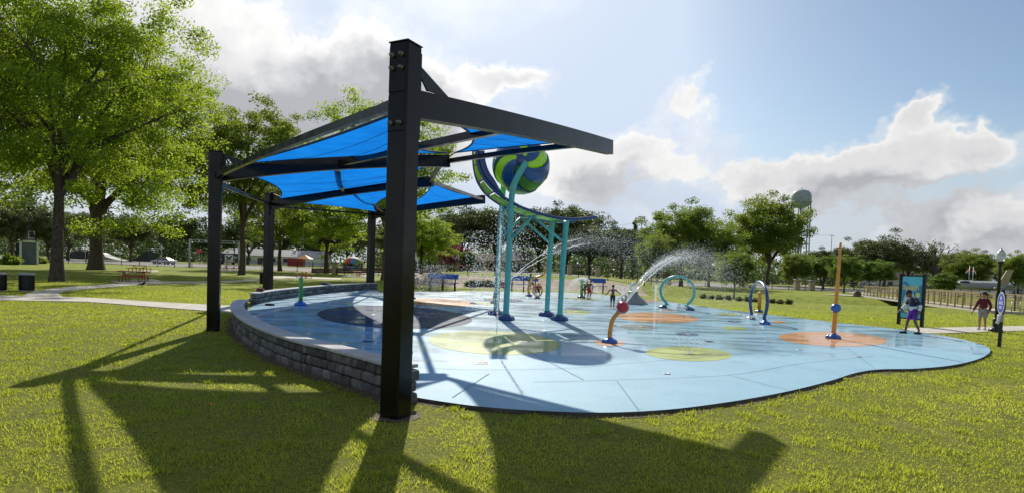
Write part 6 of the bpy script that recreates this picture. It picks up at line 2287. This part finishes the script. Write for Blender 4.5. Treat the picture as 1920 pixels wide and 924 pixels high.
c = on_land(P(556, 480, 172).x, 172)
t = thing('container', 'red ribbed container by the far car park', 'container', c)
MB().box(c + Vector((0, 0, 1.3)), (4.4, 2.4, 2.3), bev=.04).build('shell', 'rust_red', t)
for k in range(11):
    MB().box(c + Vector((-2.0 + k * .4, -1.22, 1.3)), (.16, .07, 2.0)).build('rib', 'rust_red', t)
c = on_land(P(572, 480, 180).x, 180)
t = thing('tent', 'small orange market canopy behind the pickup', 'tent', c)
MB().add([c + Vector(q) for q in ((-2, -2, 2.5), (2, -2, 2.5), (2, 2, 2.5), (-2, 2, 2.5), (0, 0, 3.7))], [(0, 1, 4), (1, 2, 4), (2, 3, 4), (3, 0, 4)]).build('canopy', 'sign_orange', t)
for x in (-2, 2):
    for y in (-2, 2):
        MB().tube([c + Vector((x, y, 0)), c + Vector((x, y, 2.5))], .05, 6).build('pole', 'galvanised', t)
# rainbow dome
c = on_land(P(662, 480, 175).x, 175)
t = thing('bounce_house', 'rainbow striped inflatable dome in the car park', 'inflatable', c)
mats = ['rainbow_blue', 'rainbow_green', 'rainbow_orange', 'rainbow_red', 'rainbow_blue', 'cloth_purple', 'rainbow_green', 'rainbow_orange', 'rainbow_red', 'rainbow_blue', 'rainbow_green', 'rainbow_orange']
for k, mt in enumerate(mats):
    a0, a1 = k * math.pi / 6, (k + 1) * math.pi / 6
    MB().grid(lambda u, v: (c.x + 2.9 * math.cos(a0 + (a1 - a0) * u) * math.cos(v * 1.5), c.y + 2.9 * math.sin(a0 + (a1 - a0) * u) * math.cos(v * 1.5), c.z + 1.7 + 1.9 * math.sin(v * 1.5)), 3, 6).build('gore', mt, t)
for k in range(6):
    a = k * math.pi / 3
    MB().tube([c + Vector((2.7 * math.cos(a), 2.7 * math.sin(a), 0)), c + Vector((2.7 * math.cos(a), 2.7 * math.sin(a), 1.8))], .35, 10).build('pillar', mats[k * 2], t)
MB().lathe([(2.8, 0), (2.9, .3), (2.8, .6)], c, 20).build('floor', 'rainbow_blue', t)
# skate ramps
for px, Y, w_, h_, lab, fl in ((135, 160, 6, 2.2, 'dark quarter-pipe skate ramp left of the forked trunk', 1), (215, 165, 9, 2.0, 'grey skate ramp right of the forked trunk', -1), (262, 158, 7, 2.6, 'skate ramp with rail behind the picnic tables', 1)):
    c = on_land(P(px, 480, Y).x, Y)
    t = thing('skate_ramp', lab, 'ramp', c)
    prof = [(-w_ / 2, 0), (w_ / 2, 0), (w_ / 2, h_)] + [(w_ / 2 - .8 - (w_ - .8) * k / 6, h_ * (1 - k / 6) ** 2) for k in range(6)]
    M = Matrix.Translation(c + Vector((0, 2, 0))) @ Matrix.Diagonal((fl, 1, 1, 1)) @ Matrix.Rotation(R(90), 4, 'X')
    MB().prism(prof, 0, 4, M).build('ramp', 'slate_dark' if fl > 0 else 'grey_paint', t)
    for h in (.5, 1.0):
        MB().tube([c + Vector((fl * (w_ / 2 - .7), -2, h_ + h)), c + Vector((fl * w_ / 2, -2, h_ + h)), c + Vector((fl * w_ / 2, 2, h_ + h))], .05, 6).build('guard_rail', 'galvanised', t)
    for y in (-2, 0, 2):
        MB().tube([c + Vector((fl * w_ / 2, y, h_)), c + Vector((fl * w_ / 2, y, h_ + 1.0))], .05, 6).build('rail_post', 'galvanised', t)
# galvanised gate frame
c1_, c2_ = on_land(P(355.5, 490, 101).x, 101), on_land(P(448, 490, 101).x, 101)
t = thing('gate_frame', 'tall galvanised goal-shaped frame behind the first shade post', 'gate frame', c1_)
for q in (c1_, c2_):
    MB().box(q + Vector((0, 0, 2.4)), (.28, .28, 4.9), bev=.02).build('upright', 'galvanised', t)
for h in (4.4, 4.8):
    MB().beam(c1_ + Vector((0, 0, h)), c2_ + Vector((0, 0, h)), .10, .10).build('chord', 'galvanised', t)
for k in range(14):
    a_ = c1_.lerp(c2_, k / 14); b_ = c1_.lerp(c2_, (k + 1) / 14)
    MB().tube([a_ + Vector((0, 0, 4.4 if k % 2 else 4.8)), b_ + Vector((0, 0, 4.8 if k % 2 else 4.4))], .03, 5).build('lattice', 'galvanised', t)

# ------------------------------------------------------------------ road signs
def road_sign(name, label, px, py, Y, shape, mat, size, word=None):
    top = P(px, py, Y); c = on_land(top.x, Y)
    t = thing(name, label, 'road sign', c)
    MB().tube([c, Vector((c.x, c.y, top.z + size * .4))], .045, 6).build('pole', 'galvanised', t)
    M = Matrix.Translation((c.x, c.y - .06, top.z)) @ Matrix.Rotation(R(90), 4, 'X')
    n = {'octagon': 8, 'diamond': 4, 'circle': 20, 'square': 4}[shape]
    o0 = math.pi / 8 if n == 8 else (math.pi / 4 if shape == 'square' else 0)
    pl = MB().prism([(size * math.cos(2 * math.pi * k / n + o0), size * math.sin(2 * math.pi * k / n + o0)) for k in range(n)], 0, .02, M).build('plate', mat, t)
    if word:
        text(word, Matrix.Translation((c.x, c.y - .09, top.z)) @ Matrix.Rotation(R(90), 4, 'X'), size * .62, 'trim_white' if mat == 'sign_red' else 'black_metal', pl, 'lettering')
    return t


road_sign('stop_sign', 'red octagonal stop sign across the road', 373.5, 470, 150, 'octagon', 'sign_red', .62, 'STOP')
t = road_sign('warning_sign', 'orange-yellow diamond road sign beside the forked trunk', 172.5, 460, 112, 'diamond', 'sign_orange', .55)
road_sign('street_sign', 'grey back of a diamond road sign behind the white car', 302.5, 465, 112, 'diamond', 'galvanised', .45)
road_sign('street_sign', 'grey back of a road sign left of the forked trunk', 160, 469, 116, 'diamond', 'galvanised', .42)
road_sign('street_sign', 'pale back of a round road sign left of the curved trunk', 601.5, 475, 112, 'circle', 'galvanised', .35)
road_sign('warning_sign', 'orange roadside sign just right of the first shade post', 411, 468, 135, 'diamond', 'sign_orange', .6)
c = GT(309, 496)
t = thing('traffic_cone', 'small orange traffic cone near the fence below the white car', 'traffic cone', c)
MB().box(c + Vector((0, 0, .03)), (.5, .5, .06)).build('base', 'sign_orange', t)
MB().lathe([(.2, .06), (.05, .8), (.04, .82)], c, 14).build('cone', 'red_coating', t)

# ------------------------------------------------------------------ water tower
Yt = 420
c = on_land(P(1495, 500, Yt).x, Yt)
k = Yt / F
zc = P(1495, 372, Yt).z
t = thing('water_tower', 'pale grey-green water tower on tall legs above the trees', 'water tower', c)
rt = 17.5 * k
zb = P(1495, 386, Yt).z; ztop = P(1495, 356, Yt).z
hh = ztop - zb
MB().lathe([(.12 * rt, zb - c.z - .18 * hh), (.5 * rt, zb - c.z - .12 * hh), (.85 * rt, zb - c.z + .05 * hh), (rt, zb - c.z + .25 * hh), (rt * 1.0, zb - c.z + .55 * hh), (.93 * rt, zb - c.z + .75 * hh), (.7 * rt, zb - c.z + .92 * hh), (.3 * rt, ztop - c.z), (.05 * rt, ztop - c.z + .1)], c, 32).build('tank', 'tower_paint', t)
MB().lathe([(rt, zb - c.z + .22 * hh), (rt * 1.07, zb - c.z + .22 * hh), (rt * 1.07, zb - c.z + .27 * hh), (rt, zb - c.z + .27 * hh)], c, 32).build('walkway', 'tower_paint', t)
MB().lathe([(.13 * rt, 0), (.11 * rt, zb - c.z)], c, 14).build('riser', 'tower_paint', t)
MB().lathe([(.3, ztop - c.z), (.3, ztop - c.z + 1.2), (.1, ztop - c.z + 1.6)], c, 10).build('vent', 'tower_paint', t)
for i in range(6):
    a = i * math.pi / 3 + .3
    MB().tube([c + Vector((rt * 1.12 * math.cos(a), rt * 1.12 * math.sin(a), 0)), c + Vector((rt * .96 * math.cos(a), rt * .96 * math.sin(a), zb - c.z + .2 * hh))], .45, 10).build('leg', 'tower_paint', t)
for h in (.25, .5, .75):
    for i in range(6):
        a, b_ = i * math.pi / 3 + .3, (i + 1) * math.pi / 3 + .3
        rr = rt * (1.12 - .16 * h); z = h * (zb - c.z)
        MB().tube([c + Vector((rr * math.cos(a), rr * math.sin(a), z)), c + Vector((rr * math.cos(b_), rr * math.sin(b_), z))], .16, 6).build('strut', 'tower_paint', t)

# ------------------------------------------------------------------ parked jet aircraft
c = on_land(P(1846, 500, 96).x, 96)
t = thing('aircraft', 'camouflaged jet aircraft on display beyond the footbridge', 'aircraft', c, R(172))
mk = lambda mb, n, m, p=None: mb.build(n, m, p or t, world_coords=False)
mk(MB().tube(spline([(5.2, 0, 1.75), (4.4, 0, 1.8), (3.0, 0, 1.9), (.5, 0, 1.95), (-2, 0, 1.95), (-4.2, 0, 2.0)], 5), [.12] * 2 + [.25] * 3 + [.42] * 3 + [.58] * 5 + [.66] * 8 + [.45] * 5, 16), 'fuselage', 'camo_grey')
mk(MB().ball((2.7, 0, 2.35), .5, 16, 10, (2.0, .75, .8)), 'canopy', 'window_dark')
mk(MB().prism([(-3.6, 0), (-2.2, 0), (-3.3, 2.3), (-4.3, 2.4)], -.06, .06, Matrix.Translation((0, 0, 2.4)) @ Matrix.Rotation(R(90), 4, 'X')), 'tail_fin', 'camo_tan')
for s in (-1, 1):
    mk(MB().prism([(1.2, s * .5), (-1.6, s * .5), (-1.5, s * 4.3), (-.3, s * 4.3)], -.07, .07, Matrix.Translation((0, 0, 1.7))), 'wing', 'camo_grey')
    mk(MB().prism([(-3.0, s * .3), (-4.2, s * .3), (-4.3, s * 1.9), (-3.7, s * 1.9)], -.05, .05, Matrix.Translation((0, 0, 2.15))), 'tailplane', 'camo_grey')
    mk(MB().tube([(-.3, s * 1.4, .35), (-.2, s * 1.2, 1.65)], .08, 8), 'landing_leg', 'galvanised')
    mk(MB().lathe([(.1, -.1), (.34, -.1), (.34, .1), (.1, .1)], (-.3, s * 1.4, .34), 14, axis=(0, 1, 0)), 'wheel', 'tyre')
    mk(MB().tube([(.9, s * 4.25, 1.7), (-1.9, s * 4.25, 1.7)], .2, 10), 'tip_tank', 'camo_grey')
mk(MB().tube([(3.4, 0, .3), (3.3, 0, 1.5)], .07, 8), 'landing_leg', 'galvanised')
mk(MB().lathe([(.1, -.09), (.28, -.09), (.28, .09), (.1, .09)], (3.4, 0, .28), 14, axis=(0, 1, 0)), 'wheel', 'tyre')
mk(MB().box((5.0, 0, 1.2), (.5, .5, 1.3), bev=.05), 'nose_stand', 'trim_white')
# flags
for px, col, lab in ((1818.5, ('sign_red', 'cloth_white', 'cloth_blue'), 'flagpole with red, white and blue flag before the trees'), (1825.5, ('cloth_red', 'cloth_white', 'cloth_navy'), 'second flagpole with a darker hanging flag')):
    Y = 100
    top = P(px, 499 if px < 1820 else 501, Y); c = on_land(top.x, Y)
    t = thing('flagpole', lab, 'flagpole', c)
    MB().tube([c, top], [.07, .04], 8).build('pole', 'galvanised', t)
    MB().ball(top + Vector((0, 0, .08)), .1, 10, 6).build('finial', 'galvanised', t)
    for k, m_ in enumerate(col):
        z1 = top.z - .1
        f = (lambda u, v, k=k: (top.x - (.05 + .55 * u) * (1 if px < 1820 else -.9), top.y + .06 * math.sin(u * 7 + k), z1 - .55 * u - (k + v) * .26))
        MB().grid(f, 8, 3).build('flag_band', m_, t)

# ------------------------------------------------------------------ stadium lights, utility poles and wires
for px, py, lab, Y in ((1203, 414, 'distant stadium floodlight mast right of the conifer', 330), (1118, 414, 'distant stadium floodlight behind the end of the track', 340)):
    top = P(px, py, Y); c = on_land(top.x, Y)
    t = thing('floodlight_mast', lab, 'floodlight', c)
    MB().tube([c, top], [.35, .2], 8).build('mast', 'galvanised', t)
    for r_ in range(3):
        MB().beam(top + Vector((-1.8, 0, 1.0 * r_)), top + Vector((1.8, 0, 1.0 * r_)), .12, .12).build('bar', 'galvanised', t)
        for k in range(4):
            MB().lathe([(.15, 0), (.42, .3), (.40, .34)], top + Vector((-1.6 + 1.07 * k, -.1, 1.0 * r_ + .1)), 10, axis=(0, -1, -.3)).build('lamp', 'wire_metal', t)
poles = []
for px, py, Y, lab in ((1191, 416, 230, 'utility pole with cross arm beside the conifer'), (884, 430, 118, 'utility pole with transformer behind the spray'), (700, 440, 190, 'utility pole behind the farthest shade post'), (440, 440, 180, 'brown utility pole left of the leaning trunk'), (1560, 440, 300, 'distant utility pole near the water tower')):
    top = P(px, py, Y); c = on_land(top.x, Y)
    t = thing('utility_pole', lab, 'utility pole', c)
    MB().tube([c, top], [.17, .11], 8).build('pole', 'bark', t)
    MB().box(top + Vector((0, -.12, -.5)), (2.6, .12, .14)).build('cross_arm', 'bark', t)
    for x in (-1.1, 0, 1.1):
        MB().lathe([(.05, 0), (.07, .1), (.04, .2)], top + Vector((x, -.12, -.42)), 8).build('insulator', 'grey_paint', t)
    if 'transformer' in lab:
        MB().lathe([(.25, 0), (.28, .05), (.28, .85), (.2, .95)], top + Vector((.45, -.1, -1.9)), 14).build('transformer', 'grey_paint', t)
    poles.append(top)
for i, j, lab in ((1, 0, 'power lines strung over the dark oaks'), (2, 1, 'power lines behind the near post'), (0, 4, 'power lines running towards the water tower')):
    a, b = poles[i], poles[j]
    t = thing('power_line', lab, 'cable', a)
    for q in (-1.1, 0, 1.1):
        MB().tube([a.lerp(b, s / 14) + Vector((q, -.1, -.25 - .012 * (b - a).length * 4 * (s / 14) * (1 - s / 14))) for s in range(15)], .022, 4).build('wire', 'wire_metal', t)
